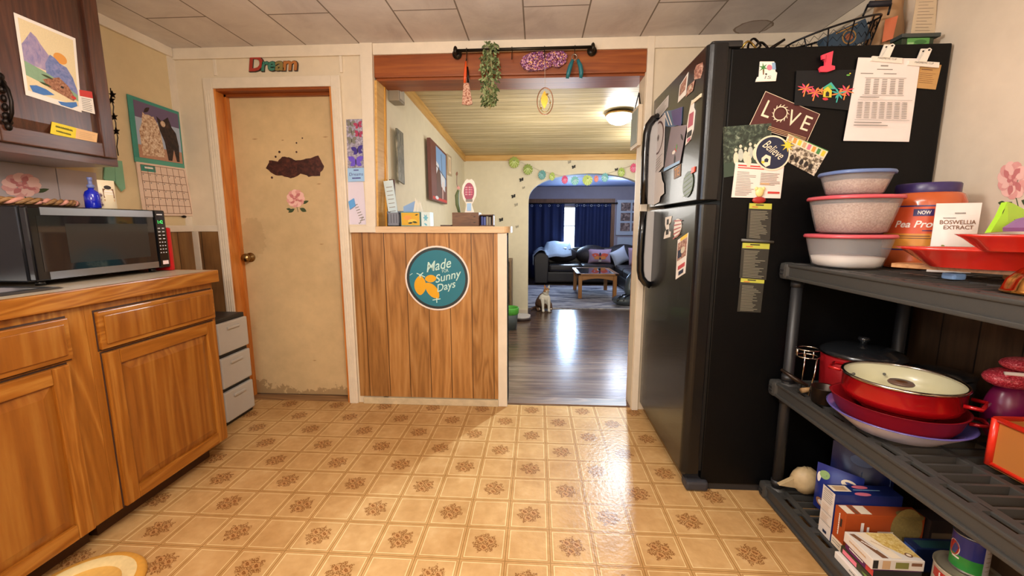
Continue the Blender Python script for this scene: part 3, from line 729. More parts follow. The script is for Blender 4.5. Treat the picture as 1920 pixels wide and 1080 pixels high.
pcard('mountain_poster', [(25, 23), (141, 72), (153, 211), (48, 178)], 'x', XD, .0008, WHT,
      [(SKY1, rc(.05, .04, .95, .93)), (ORG, ell(.68, .36, .12, .07)), (MTN1, [(.05, .36), (.13, .27), (.22, .16), (.3, .2), (.36, .27), (.46, .36), (.6, .46), (.62, .6), (.05, .58)]),
       (MTN2, [(.4, .5), (.5, .36), (.58, .38), (.66, .43), (.78, .45), (.88, .56), (.95, .72), (.95, .82), (.4, .68)]),
       (MEAD, [(.05, .56), (.3, .6), (.6, .66), (.95, .78), (.95, .86), (.05, .74)]), (LODGE, [(.32, .72), (.5, .66), (.62, .62), (.78, .7), (.9, .84), (.85, .88), (.4, .8)]),
       (DK, ell(.66, .74, .03, .015)), (LEAFD, leaf2(.3, .66, .22, .03, 4)), (LEAFD, leaf2(.25, .77, .22, .03, 4)),
       (LAKE, [(.08, .86), (.2, .83), (.36, .84), (.5, .88), (.3, .93), (.12, .93)]), (LAKE, [(.55, .95), (.7, .93), (.9, .88), (.92, .93), (.8, .985), (.6, .985)]), (RED, ell(.86, .83, .05, .02))],
      'mountain lodge poster on the dark wall cabinet door', 'poster')
pcard('small_card', [(148, 168), (172, 172), (178, 214), (152, 207)], 'x', XD+.0018, .0008, WHT, [(RED, rc(0, 0, 1, .3))]+lines(GREY, .1, .35, .9, .95, 7, .3), 'white card with a red top at the corner of the mountain poster', 'card')
pcard('sticky_note', [(97, 228), (143, 240), (141, 263), (94, 250)], 'x', XD+.0004, .0006, M('yellow_note', 'e8d03c', .6), [(M('olive_pen', '6a6420', .6), scr(.5, .35, .7, .3)), (M('olive_pen', '6a6420', .6), scr(.5, .7, .6, .26))], 'yellow handwritten sticky note on the cabinet door', 'note')
pcard('paper_strip', [(143, 240), (183, 250), (181, 268), (141, 261)], 'x', XD+.0004, .0006, M('peach_paper', 'e8bc88', .6), lines(TAN, .15, .2, .9, .85, 4, .25), 'peach paper strip beside the yellow note', 'note')
# star garland on the cabinet side
gl = MB(); pts = [at(x, y, 'y', 1.925) for x, y in ((207, 165), (209, 185), (213, 200), (212, 215), (217, 230), (218, 245), (221, 258), (219, 275), (222, 292))]
gl.tube(pts, .0022, IRON, 6)
for x, y in ((210, 188), (215, 219), (219, 246), (212, 178)):
    c = at(x, y, 'y', 1.925)
    gl.prism([(c.x+a*.9, c.z+b*.9) for a, b in star(0, 0, .02, .008, 5, .3)], 'y', 1.92, 1.925, IRON)
solo('star_garland', gl, 'dark wire garland with stars hanging at the side of the wall cabinet', 'garland')

# calendar on the left wall
TEAL = M('calendar_teal', '3f8f80', .5, nz=.1); HSKY = M('photo_sky', 'a8b4c8', .5); HSD = M('photo_dusk', '6a5a78', .5); SAND = M('photo_ground', 'b88a70', .5, nz=.15, nscale=80)
HW = MP('photo_pale_horse', [(.3, '8a5a40'), (.5, 'd0b090'), (.7, 'efe0cc')], 70, .5); HB = MP('photo_dark_horse', [(.35, '1e1416'), (.6, '3a2622'), (.8, '6a4230')], 60, .5)
cal = thing('wall_calendar', 'wall calendar with a horse photo over a date grid, left wall', 'calendar', tuple(at(318, 405, 'x', -2.272)))
q = [at(a, b, 'x', -2.272) for a, b in ((237, 176), (334, 210), (345, 316), (252, 303))]
card(mb := MB(), *q, .004, TEAL, [(HSKY, rc(.09, .05, .97, .92)), (HSD, rc(.09, .05, .97, .3)), (SAND, rc(.09, .72, .97, .92)),
     (HW, [(.14, .5), (.2, .38), (.24, .2), (.34, .28), (.44, .22), (.52, .34), (.56, .5), (.6, .86), (.16, .88)]), (HW, ell(.34, .32, .13, .1)),
     (HB, [(.5, .2), (.6, .26), (.74, .16), (.8, .32), (.88, .4), (.92, .62), (.9, .9), (.84, .9), (.8, .7), (.74, .9), (.66, .9), (.62, .6), (.54, .42)]), (HB, leaf2(.26, .2, .16, .06, -40)), (HW, ell(.62, .3, .05, .05)),
     (M('calendar_leafy', '55a08a', .5), rc(0, .93, 1, 1))], ); mb.build('photo_page', cal)
q = [at(a, b, 'x', -2.272) for a, b in ((254, 303), (346, 316), (363, 405), (268, 404))]
PK = M('calendar_page', 'e4c9b4', .5); sh = [(TEAL, rc(.06, .04, .34, .16))]
for k in range(8): sh.append((BRN, ln(.06+k*.127, .04, .06+k*.127, .95, .008)))
for k in range(7): sh.append((BRN, ln(.06, .04+k*.152, .95, .04+k*.152, .008)))
for k in range(30): sh.append((GREY, ell(.085+(k % 7)*.127, .22+(k//7)*.152, .012, .012, 6)))
sh.append((WHT, scr(.2, .1, .16, .07)))
card(mb := MB(), *q, .006, PK, sh); mb.build('date_page', cal)
mb = MB(); c = at(345, 406, 'x', -2.268); mb.ball((c.x, c.y, c.z), (.006, .02, .008), IRON, 10, 6); mb.build('clip', cal)
# drawer tower between the cabinet end and the door
tw = thing('drawer_tower', 'pale plastic drawer tower between the oak cabinet end and the door', 'drawers', (-2.0, 2.38, 0))
PG = M('pale_grey_plastic', 'b9b4ac', .4); BG = M('black_frame_plastic', '1c1c1e', .4)
MB().box(-2.2, 2.25, 0.0, -1.87, 2.52, .66, BG, .006).build('frame', tw)
for k in range(3):
    MB().box(-1.87, 2.26, .03+k*.21, -1.845, 2.51, .215+k*.21, PG, .008).box(-1.846, 2.33, .17+k*.21, -1.835, 2.43, .185+k*.21, PG, .003).build('drawer', tw, label='pale grey drawer front')

# Dream sign
mb = MB(); DC = [M('dream_red', 'a33a30', .35), M('dream_teal', '3f7a6a', .35), M('dream_teal', '3f7a6a', .35), M('dream_olive', '8a7a4a', .35), M('dream_orange', 'b0703c', .35)]
TL, TR = at(468, 111, 'y', YW), at(556, 106, 'y', YW); x = TL.x; zb = at(500, 134, 'y', YW).z; xs = [(.0, .27, 1.0, 'D'), (.26, .40, .62, 'r'), (.39, .55, .62, 'e'), (.54, .73, .62, 'a'), (.72, 1.0, .62, 'm')]
DARK = M('dream_dark_edge', '3a2a22', .5)
for (a, b, h, ch), m in zip(xs, DC):
    for (dm_, mm, y) in ((.006, DARK, YW-.012), (.0, m, YW-.0145)):
        vs, fs = text_geo(ch, .03); wdt = (TR.x-TL.x); cx = TL.x+(a+b)/2*wdt; w = (b-a)*wdt*1.04+dm_; H = .088*h
        vv = [(cx+u*w+(v+.5)*H*.18, v*(H+dm_)+zb+H/2+.001*cx) for u, v in vs]; n = len(vv)
        P3 = [(p[0], y, p[1]) for p in vv]+[(p[0], YW-.001 if dm_ else y+.002, p[1]) for p in vv]
        ed = {}
        for f in fs:
            for i in range(len(f)):
                e = (f[i], f[(i+1) % len(f)]); ed[e] = 1
        side = [(a_, b_, b_+n, a_+n) for (a_, b_) in ed if (b_, a_) not in ed]
        mb.add(P3, fs+[[k+n for k in reversed(f)] for f in fs]+side, mm)
solo('word_sign', mb, 'multicoloured cut-out Dream sign above the cream door', 'sign')

# butterfly poster and the clipped paper left of the opening
q = [(649, 224), (681, 223), (685, 340), (653, 341)]
BG1 = MP('silver_butterfly_print', [(.3, '6a6470'), (.5, '9a94a6'), (.7, 'cac4d8')], 90, .4); PUR = M('butterfly_purple', '6a50c8', .4, nz=.2, nscale=70); MAG = M('butterfly_magenta', 'a83a5c', .4, nz=.2, nscale=70); BLU = M('pale_blue_print', '9cc4ec', .5); DPU = M('butterfly_indigo', '3c2c86', .4, nz=.2); SLV = M('butterfly_grey', '7c7a70', .4, nz=.25, nscale=80)
def bfly(m, cx, cy, s, rot=0, asp=.28):
    out = []
    for a, L, w in ((-35, 1, .6), (215, 1, .6), (35, .75, .5), (145, .75, .5)):
        p = leaf2(0, 0, L*s, w*s, a+rot); out.append((m, [(cx+x_/asp, cy+y_) for x_, y_ in p]))
    out.append((DK, [(cx+x_/asp, cy+y_) for x_, y_ in ell(0, 0, .06*s, .35*s, 8)])); return out
sh = bfly(SLV, .25, .07, .09, 10)+bfly(MAG, .7, .1, .09, -15)+bfly(SLV, .3, .2, .09, 30)+bfly(MAG, .72, .24, .09, 10)+bfly(SLV, .3, .34, .1)+bfly(DPU, .62, .5, .12, -10)+bfly(PUR, .5, .68, .15)
sh += [(BLU, rc(0, .78, 1, 1)), (DPU, scr(.5, .82, .3, .035)), (DPU, T('Dreams', .5, .88, .8, .05, shear=.3)), (DPU, scr(.5, .95, .5, .04))]
pcard('butterfly_poster', q, 'y', YW-.002, .001, BG1, sh, 'tall narrow butterfly poster on the wall right of the cream door', 'poster')
pcard('paper_sheet', [(652, 341), (681, 341), (688, 421), (655, 421)], 'y', YW-.001, .0008, M('lavender_paper', 'ddd4e4', .5), [(GREY, T('~~~', .7, .9, .5, .05, rot=60))]+[(GREY, ln(.35+.05*k, .55+.06*k, .55+.06*k, .52+.06*k, .02)) for k in range(7)], 'blank lavender sheet below the butterfly poster', 'paper')
pcard('blue_clip', [(654, 378), (664, 372), (667, 386), (657, 393)], 'y', YW-.004, .008, M('light_blue_plastic', '5aa0e0', .3), [], 'small light blue clip on the lavender sheet', 'clip')
# mat on the floor, bottom left
mt = MB(); c = Vector((-1.50, 1.13, 0))
mt.lathe([(0, .004), (.10, .006), (.105, .012)], c, M('tan_plush', 'cfa050', .9, nz=.15, nscale=60), 40)
mt.lathe([(.105, .012), (.125, .022), (.145, .02)], c, M('cream_plush', 'ddc48c', .9, nz=.15, nscale=60), 40)
mt.lathe([(.145, .02), (.162, .02), (.172, .008), (.172, 0), (0, 0)], c, M('orange_tan_plush', 'cf9436', .9, nz=.15, nscale=60), 40)
solo('round_mat', mt, 'round tan and cream mat on the vinyl floor, bottom left', 'mat')

# ================================================================== FRIDGE
FB = M('black_fridge_enamel', '070708', .42, bmp=.25, bscale=420, spec=.18); FG = M('black_gasket', '070708', .7)
FE = M('black_door_edge', '0d0e10', .25, bmp=.2, bscale=380, spec=.4, coat=.1)
fr = thing('refrigerator', 'tall black top-freezer refrigerator covered in magnets and papers', 'refrigerator', (1.12, 2.2, 0))
MB().box(.762, 1.825, .03, 1.585, 2.62, 1.9, FB, .006).build('body', fr)
def roundbox(mb, x0, x1, y0, y1, z0, z1, r, m, n=6):
    """door slab whose room-side vertical edges are rounded"""
    pts = [(x1, y0), (x1, y1)]
    for k in range(n+1): a = PI/2*k/n; pts.append((x0+r-r*math.sin(a), y1-r+r*math.cos(a)))
    for k in range(n+1): a = PI/2*k/n; pts.append((x0+r-r*math.cos(a), y0+r-r*math.sin(a)))
    mb.prism(pts, 'z', z0, z1, m); return mb
fz = roundbox(MB(), .665, .742, 1.805, 2.61, 1.309, 1.915, .03, FE).build('freezer_door', fr)
fd = roundbox(MB(), .665, .742, 1.805, 2.61, .085, 1.295, .03, FE).build('fridge_door', fr)
for o in (fz, fd):
    md = o.modifiers.new('b', 'BEVEL'); md.width = .005; md.segments = 2; md.limit_method = 'ANGLE'; md.angle_limit = .8
MB().box(.742, 1.83, .09, .762, 2.60, 1.29, FG).box(.742, 1.83, 1.31, .762, 2.60, 1.9, FG).build('gasket', fr)
MB().box(.70, 1.85, .03, .762, 2.6, .08, M('charcoal_grille', '232326', .5), .004).build('kick_grille', fr)
MB().box(.68, 1.812, 1.9, .80, 1.9, 1.925, M('charcoal_hinge_cap', '1c1c1e', .4), .008).build('hinge_cap', fr)
MB().box(.69, 1.80, .005, .79, 1.87, .05, M('dark_grey_foot', '34343a', .5), .012).box(.8, 1.83, 0, 1.55, 1.86, .03, M('charcoal_grille')).build('front_foot', fr)
SILV = M('grey_handle_plate', 'a8a6a6', .4)
def handle(parent, z0, z1, tip):
    """D-shaped pull at the far edge; tip says which end curves into the door"""
    yh, w = 2.47, .03; z = lambda t: z0+(z1-z0)*t
    P0 = [(.665, z(1.0)), (.635, z(.97)), (.612, z(.9)), (.603, z(.8)), (.60, z(.6)), (.602, z(.3)), (.606, z(0))] if tip == 'up' else [(.606, z(1)), (.602, z(.7)), (.60, z(.4)), (.603, z(.2)), (.612, z(.1)), (.635, z(.03)), (.665, z(0))]
    mb = MB(); mb.tube([(x, yh, zz) for x, zz in P0], .021, BLK, 10); h = mb.build('handle', parent)
    poly = [(x+.006, zz) for x, zz in P0]+([(.665, z0)] if tip == 'up' else [(.665, z1)])
    MB().prism(poly, 'y', yh-.006, yh+.006, SILV).build('handle_plate', h, label='grey handle plate')
handle(fz, 1.325, 1.80, 'up'); handle(fd, .86, 1.285, 'down')

# papers and magnets on the side (plane y = 1.8245)
YS = 1.8242
NAVY = M('print_navy', '1c2440', .5); YEL = M('print_yellow', 'f0c83c', .5); CREAMP = M('print_cream', 'efdcc0', .5); PINKP = M('print_pink', 'e87a90', .5); GRN2 = M('print_green', '4a8a4a', .5)
MAROON = M('maroon_card', '4e2020', .45, nz=.2, nscale=60)
def side(name, px, base, sh, label, cat, th=.001, lift=0, outline=None, group=None):
    return pcard(name, px, 'y', YS-lift, th, base, sh, label, cat, group, outline)
LV = [(CREAMP, ln(.0, .006, 1, .006, .012)), (CREAMP, ln(0, .994, 1, .994, .012)), (CREAMP, ln(.004, 0, .004, 1, .008)), (CREAMP, ln(.996, 0, .996, 1, .008)),
      (CREAMP, T('L', .17, .42, .13, .46, off=.0)), (CREAMP, T('V', .62, .42, .19, .46)), (CREAMP, T('E', .86, .42, .13, .46))]
for k in range(30):
    a = 2*PI*k/30; b = 2*PI*(k+1)/30; LV.append((CREAMP, [(.385+.115*math.cos(a)*q, .42+.21*math.sin(a)*q) for q in (1, .86)]+[(.385+.115*math.cos(b)*q, .42+.21*math.sin(b)*q) for q in (.86, 1)]))
for k in range(14): a = 2*PI*k/14; LV.append((CREAMP, ln(.385+.11*math.cos(a), .42+.2*math.sin(a), .385+.14*math.cos(a+.25), .42+.26*math.sin(a+.25), .012)))
LV += [(TAN, rc(.3, .86+i*.045, .95, .875+i*.045)) for i in range(3)]
side('love_card', [(1435, 171), (1537, 214), (1512, 268), (1404, 236)], MAROON, LV, 'tilted dark maroon card reading LOVE on the fridge side', 'card')
FAM = MP('photo_trees_dark', [(.3, '141c18'), (.5, '2e3c34'), (.62, '5c6a5a'), (.75, 'a8b0a0')], 60, .3, detail=6)
FACE = M('photo_faces', 'd8ccb4', .4, nz=.1, nscale=100); SHIRT = M('photo_shirts', 'b8bcb0', .4, nz=.2, nscale=80)
sh = [(M('photo_lawn', '34463a', .4, nz=.2), rc(0, .72, 1, 1))]
for i, (x, y) in enumerate(((.26, .48), (.36, .42), (.46, .48), (.56, .4), (.66, .44), (.76, .5), (.52, .58))): sh += [(SHIRT if i % 2 else FACE, ell(x, y+.17, .055, .13, 10)), (FACE, ell(x, y, .03, .035, 10))]
side('photograph', [(1355, 238), (1446, 231), (1447, 318), (1357, 333)], FAM, sh, 'dark group photograph under trees at the left of the fridge side', 'photo', lift=.001)
G2 = MP('photo_crowd', [(.3, '1c1a18'), (.45, '6a5a48'), (.6, 'e8dcc8'), (.75, 'c0705a')], 75, .3, detail=5); 
sh = [(CREAMP, rc(0, 0, 1, .3)), (GRN2, rc(0, .0, 1, .03))]+[(c_, rc(.04+i*.12, .06, .12+i*.12, .26)) for i, c_ in enumerate([TAN, ORG, YEL, TAN, PINKP, ORG, GRN2, YEL])]+[(FACE, ell(.1+i*.1, .5+.1*(i % 3), .035, .05, 8)) for i in range(9)]+[(DK, ell(.15+i*.13, .78, .05, .12, 8)) for i in range(6)]
side('photograph', [(1478, 250), (1553, 283), (1526, 330), (1462, 296)], G2, sh, 'tilted colour group photograph with a pale top band, right of the Believe magnet', 'photo', lift=.001)
sh = [(RED, rc(.06, .06, .85, .1)), (RED, rc(.06, .13, .6, .16))]+lines(GREY, .06, .24, .46, .95, 16, .35, .4, 2)+lines(GREY, .54, .24, .95, .62, 8, .35, .3, 3)+[(RED, rc(.72, .8, .96, .86)), (TAN, rc(.55, .55, .74, .6))]
side('flyer', [(1379, 304), (1470, 311), (1463, 372), (1371, 370)], M('pinkish_flyer', 'f0dcd4', .5), sh, 'white flyer with red heading below the dark group photograph', 'flyer', lift=.0022)
sh = [(NAVY, ell(.5, .5, .455, .455, 40)), (CREAMP, T('Believe', .55, .42, .62, .26, rot=-38, shear=.25)), (CREAMP, [(.2, .78), (.2, .64), (.32, .54), (.46, .6), (.44, .84), (.32, .9)]), (NAVY, [(.28, .76), (.28, .68), (.34, .64), (.4, .68), (.38, .76)]), (YEL, ell(.24, .76, .05, .04, 8)), (YEL, star(.92, .28, .2, .07, 8))]
q = [at(a, b, 'y', YS-.0035) for a, b in ((1415, 254), (1482, 254), (1480, 320), (1413, 320))]
bm_ = MB(); card(bm_, *q, .003, CREAMP, sh, ell(.5, .5, .5, .5, 40)); solo('believe_magnet', bm_, 'round navy Believe magnet with a yellow star, on the overlapping photos', 'magnet')
side('magnet', [(1421, 116), (1454, 116), (1458, 154), (1416, 154)], WHT, [(M('print_palm_green', '3f7d3c', .4), star(.3, .3, .26, .08, 6, .3)), (BRN, ln(.3, .4, .34, .75, .06)), (PINKP, ell(.62, .3, .14, .14)), (M('print_pale_blue', '8aa8c8', .4), rc(.76, .06, .95, .4)), (WHT, [(.02, .78), (.4, .62), (.98, .55), (.9, .9), (.02, .98)]), (GREY, T('is', .55, .75, .3, .22, shear=.3)), (DK, ell(.45, .62, .05, .04))],
     'white souvenir magnet with a palm tree, top left of the fridge side', 'magnet', .004, outline=[(.1, 0), (.9, 0), (.92, .5), (1, .55), (.9, .96), (0, 1), (.02, .84), (.12, .78)])
ST = M('coral_plastic', 'e8445a', .35)
q = [at(a, b, 'y', YS-.012) for a, b in ((1533, 97), (1563, 97), (1563, 136), (1533, 136))]
bm_ = MB(); card(bm_, *q, .008, ST, [(M('coral_shadow', 'a82c3c', .5), ln(.45, .2, .42, .55, .05))], [(.18, .2), (.45, .12), (.9, .0), (.84, .3), (.78, .68), (1, .72), (1, .88), (.55, 1), (.1, 1), (.02, .82), (.12, .74), (.38, .7), (.4, .38), (.2, .4)])
MBk = at(1548, 110, 'y', YS); bm_.box(MBk.x-.01, YS-.012, MBk.z-.01, MBk.x+.01, YS, MBk.z+.01, ST)
solo('number_magnet', bm_, 'coral pink magnet shaped like a number 1, near the top of the fridge', 'magnet')
# black card with neon village
PN = [M('neon_pink', 'f0506c', .4), M('neon_yellow', 'd8c83c', .4), M('neon_teal', '3fb0a8', .4), M('neon_orange', 'f08a4a', .4), M('neon_red', 'c83c44', .4), M('neon_green', '6ab04c', .4)]
sh = []
for cx, cy, m in ((.17, .50, 0), (.33, .6, 0), (.84, .52, 0), (.72, .6, 2)):
    for a in range(8): sh.append((PN[m if a % 3 else 3], leaf2(cx, cy, .15, .035, a*45+20)))
    sh.append((PN[3] if m == 0 else PN[2], ln(cx, cy, cx-.03, cy+.24, .02)))
sh += [(PN[2], [(.42, .5), (.58, .32), (.68, .5)]), (PN[5], [(.46, .48), (.57, .38), (.62, .48)]), (PN[1], [(.46, .72), (.46, .52), (.53, .44), (.6, .54), (.6, .72)]), (DK, [(.5, .7), (.5, .6), (.53, .56), (.56, .6), (.56, .7)]), (PN[4], ell(.5, .77, .05, .04, 8)), (PN[3], star(.42, .55, .1, .03, 5)), (PN[5], ell(.85, .14, .03, .02)), (PN[1], ell(.88, .1, .015, .015))]
side('black_card', [(1493, 133), (1606, 131), (1600, 208), (1489, 197)], M('black_velvet_card', '101012', .9), sh, 'black card with a neon painted beach hut and palms, under the number magnet', 'card', .002, .004)
sh = [(GREY, rc(.38, .085, .5, .1)), (GREY, rc(.33, .13, .58, .14)), (GREY, rc(.08, .18, .28, .19)), (GREY, rc(.45, .18, .65, .19))]
for k in range(9):
    for c_ in range(5): sh.append((GREY, rc(.18+c_*.13, .25+k*.021, .26+c_*.13, .258+k*.021)))
sh += [(GREY, ln(.15, .24, .8, .24, .004)), (GREY, ln(.15, .445, .8, .445, .004))]
for k in range(10):
    for c_ in range(7): sh.append((GREY, rc(.1+c_*.115, .53+k*.021, .18+c_*.115, .538+k*.021)))
sh += [(GREY, rc(.1, .47, .4, .48)), (GREY, ln(.08, .51, .92, .51, .004)), (GREY, ln(.08, .75, .92, .75, .004)), (GREY, rc(.08, .775, .5, .785)), (GREY, rc(.08, .81, .6, .82))]
side('schedule_paper', [(1609, 108), (1726, 110), (1704, 266), (1581, 264)], M('bright_paper', 'f0e4e0', .6), sh, 'large white printed schedule clipped to the right of the fridge side', 'paper', .0012, .006)
def clip(px, label, word):
    t = thing('magnetic_clip', label, 'clip', tuple(at(px[0]+12, 105, 'y', YS-.01))); CW = M('white_clip_plastic', 'ece4d8', .35)
    x0, y0, dx = px
    q = [at(a, b, 'y', YS-.0075) for a, b in ((x0, y0+24), (x0+56, y0+28), (x0+55, y0+38), (x0-3, y0+33))]
    card(mb := MB(), *q, .006, CW, [(DK, T(word, .5, .32, .62, .34))]); mb.build('jaw', t)
    q = [at(a, b, 'y', YS-.014) for a, b in ((x0+32, y0), (x0+45, y0+1), (x0+32, y0+27), (x0+18, y0+26))]
    card(mb := MB(), *q, .005, CW, [(DK, ell(.55, .16, .18, .07, 10))], [(.1, .1), (.5, 0), (.9, .1), (1, .9), (1, 1), (0, 1), (0, .9)]); mb.build('lever', t)
    q = [at(a, b, 'y', YS-.003) for a, b in ((x0+23, y0+2), (x0+33, y0+2), (x0+24, y0+27), (x0+13, y0+26))]
    card(mb := MB(), *q, .004, CW, [(DK, ell(.5, .2, .18, .07, 10))]); mb.build('back_lever', t)
clip((1634, 82, 0), 'white bulldog clip holding the large white schedule', 'MAGNETIC CLIP')
clip((1703, 90, 0), 'white bulldog clip holding the brown note at the fridge edge', 'MAGNETIC CLIP')
side('kraft_note', [(1722, 119), (1765, 122), (1754, 168), (1716, 165)], M('kraft_paper', 'c0955c', .7, nz=.1), [(BRN, scr(.5, .12, .8, .08)), (BRN, scr(.4, .24, .5, .07))]+lines(BRN, .12, .34, .85, .8, 6, .15), 'small brown kraft note clipped at the right edge of the fridge side', 'note', .001, .002)
OLV = M('olive_band', 'b8b848', .5); CHL = M('chart_dark', '34322c', .5, nz=.2, nscale=100); CHT = M('chart_text', '7c7868', .5)
for i, (px, nm) in enumerate((([(1404, 381), (1447, 382), (1443, 452), (1399, 447)], 'upper'), ([(1391, 455), (1443, 457), (1436, 525), (1386, 521)], 'middle'), ([(1388, 521), (1433, 524), (1426, 586), (1382, 584)], 'lower'))):
    side('conversion_chart', px, CHL, [(OLV, rc(.02, 0, 1, .15 if i < 2 else .12)), (DK, rc(.3, .03, .65, .06)), (RED, rc(.15, .09, .4, .11))]+lines(CHT, .1, .2, .9, .97, 18, .5, .5, i+4), nm+' panel of the long dark kitchen chart with olive headings', 'chart', .0015, .001+.002*(2-i))
bar = MB(); a, b = at(1390, 450, 'y', YS-.008), at(1450, 454, 'y', YS-.008); bar.tube([a, b], .006, M('grey_rail', '5c5a54', .4), 8); bar.box(a.x+.01, YS-.008, a.z-.003, a.x+.02, YS, a.z+.003, M('grey_rail')); solo('chart_rail', bar, 'short grey rail between the upper and middle dark charts', 'rail')
cf = MB(); c = at(1424, 366, 'y', YS-.008); PW = M('pale_yellow_resin', 'e8d08a', .4)
cf.ball((c.x, c.y, c.z+.012), (.017, .008, .02), PW, 14, 8).ball((c.x, c.y, c.z-.02), (.028, .008, .014), M('dark_red_resin', 'a02824', .4), 14, 8); cf.ball((c.x-.014, c.y, c.z+.026), (.007, .006, .008), PW, 8, 6).ball((c.x+.014, c.y, c.z+.026), (.007, .006, .008), PW, 8, 6)
solo('figure_magnet', cf, 'small cream and red figure magnet above the dark charts', 'magnet')

# papers and magnets on the doors (plane x = 0.664)
XF = .6642
def front(name, px, base, sh, label, cat, th=.001, lift=0, outline=None, group=None):
    return pcard(name, px, 'x', XF-lift, th, base, sh, label, cat, group, outline)
PH = MP('photo_snapshot', [(.3, '3a2a24'), (.5, 'a86a58'), (.65, 'e0c8b4'), (.8, 'c04a44')], 90, .4)
front('photo_magnet', [(1303, 124), (1320, 114), (1317, 145), (1300, 153)], PH, [], 'small photo magnet nearest the top corner of the freezer door', 'magnet', outline=[(.2, 0), (.9, .05), (1, .5), (.8, 1), (.1, .9), (0, .3)])
front('photo_strip', [(1275, 160), (1291, 135), (1286, 178), (1271, 193)], WHT, [(PH, rc(.12, .08, .88, .7))], 'white-edged snapshot below the topmost photo magnet', 'photo')
front('photo_strip', [(1290, 162), (1303, 150), (1299, 170), (1286, 182)], PH, [(FACE, ell(.5, .4, .2, .2))], 'small snapshot tucked beside the white-edged snapshot', 'photo', lift=.0012)
front('name_magnet', [(1298, 190), (1316, 175), (1315, 182), (1297, 197)], CREAMP, [], 'thin cream bar magnet near the top of the freezer door', 'magnet', .004)
front('paper_note', [(1230, 206), (1254, 178), (1253, 200), (1228, 232)], M('grey_white_paper', 'cfc8c4', .6), lines(GREY, .1, .1, .9, .9, 5, .3), 'grey-white note at the upper far edge of the freezer door', 'note')
front('bottle_cutout', [(1294, 190), (1306, 183), (1300, 262), (1284, 274)], WHT, [(M('print_rose', 'b8566c', .4), rc(.2, .3, .85, .62)), (DK, rc(.2, .72, .8, .86)), (M('print_rose'), rc(.3, .88, .7, .96))], 'white bottle-shaped cutout with a rose label on the freezer door', 'magnet', .002, outline=[(.3, 0), (.7, .02), (.75, .2), (1, .3), (.95, .75), (.7, .95), (.1, 1), (.15, .7), (0, .5), (.1, .25)])
front('blue_ribbon', [(1241, 210), (1280, 200), (1278, 236), (1245, 240)], M('steel_blue_print', '46688c', .4, nz=.2), [(M('violet_print', '4a3c7c', .4), [(.5, .1), (1, 0), (1, 1), (.6, .9)]), (WHT, ln(.15, .1, .35, .9, .05)), (WHT, ln(.3, .05, .5, .9, .05))], 'blue and violet fan-shaped print on the freezer door', 'magnet', .0015, .001, outline=[(0, .2), (.2, 0), (.6, .05), (1, 0), (1, .9), (.5, 1), (.1, .9)])
CAL = M('mauve_grey_card', '8a7c82', .6)
front('calendar_card', [(1259, 238), (1288, 234), (1275, 306), (1245, 322)], CAL, [(RED, star(.62, .55, .12, .05, 6)), (WHT, ell(.5, .62, .1, .05)), (GRN2, leaf2(.6, .42, .2, .1, 70)), (DK, leaf2(.75, .2, .3, .08, 40)), (DK, leaf2(.6, .68, .3, .1, 70)), (BLU, rc(0, .92, 1, 1))], 'mauve-grey card with a small flower picture, middle of the freezer door', 'card', .002, .003)
front('disc_sheet', [(1224, 236), (1248, 212), (1244, 312), (1224, 336)], M('white_disc_paper', 'd4ccca', .5), [(MAROON, ell(.5, .34, .44, .3, 30)), (M('white_disc_paper'), ell(.5, .34, .38, .265, 30)), (GREY, ell(.5, .34, .09, .06)), (MAROON, ell(.5, .34, .04, .03))]+lines(GREY, .1, .7, .9, .95, 5, .25), 'white sheet with a ringed disc beside the freezer handle', 'sheet', .0015, .002)
front('torn_paper', [(1217, 324), (1242, 322), (1248, 372), (1220, 388)], M('white_torn_paper', 'ddd6d2', .6), [], 'torn-edged white paper low on the freezer door by the handle', 'paper', .0015, .004, outline=[(0, .04), (.9, 0), (.92, .3), (1, .45), (.95, .8), (.7, .85), (.6, 1), (.1, 1), (.04, .7)])
front('scripture_magnet', [(1264, 316), (1277, 307), (1276, 330), (1264, 336)], M('brown_weave', '7c5a3c', .5), [(ORG, T('TE', .5, .5, .7, .7))], 'small brown magnet with orange letters below the mauve-grey card', 'magnet', .002)
GST = M('pickle_green', '3c4a34', .4); 
front('pickle_magnet', [(1282, 326), (1302, 316), (1299, 366), (1280, 374)], GST, [(M('pickle_stripe', '74885c', .5), ln(.1, .2+.18*i, .9, .08+.18*i, .035)) for i in range(5)], 'dark green striped oval magnet low on the freezer door', 'magnet', .003, outline=ell(.5, .5, .5, .5, 20))
front('orange_magnet', [(1298, 315), (1304, 312), (1303, 322), (1297, 326)], M('orange_red_plastic', 'd8482c', .4), [], 'tiny orange-red magnet at the tip of the green oval', 'magnet', .004)
front('letter_magnet', [(1247, 408), (1260, 404), (1258, 444), (1245, 448)], WHT, [(DK, T('1', .5, .25, .3, .25)), (DK, rc(.3, .6, .7, .85))], 'white key-shaped magnet at the top of the fridge door', 'magnet', .002, outline=[(.1, 0), (1, .02), (.9, .3), (.65, .4), (.7, .7), (.95, .75), (.9, 1), (0, 1), (.1, .7), (.3, .6), (.1, .35)])
front('stripe_magnet', [(1266, 408), (1280, 412), (1276, 440), (1263, 450)], WHT, [(M('candy_red', 'b04c48', .4), ln(.0, .15+.2*i, 1, .05+.22*i, .07)) for i in range(5)], 'red and white striped oval magnet on the fridge door', 'magnet', .003, outline=ell(.5, .5, .5, .5, 20))
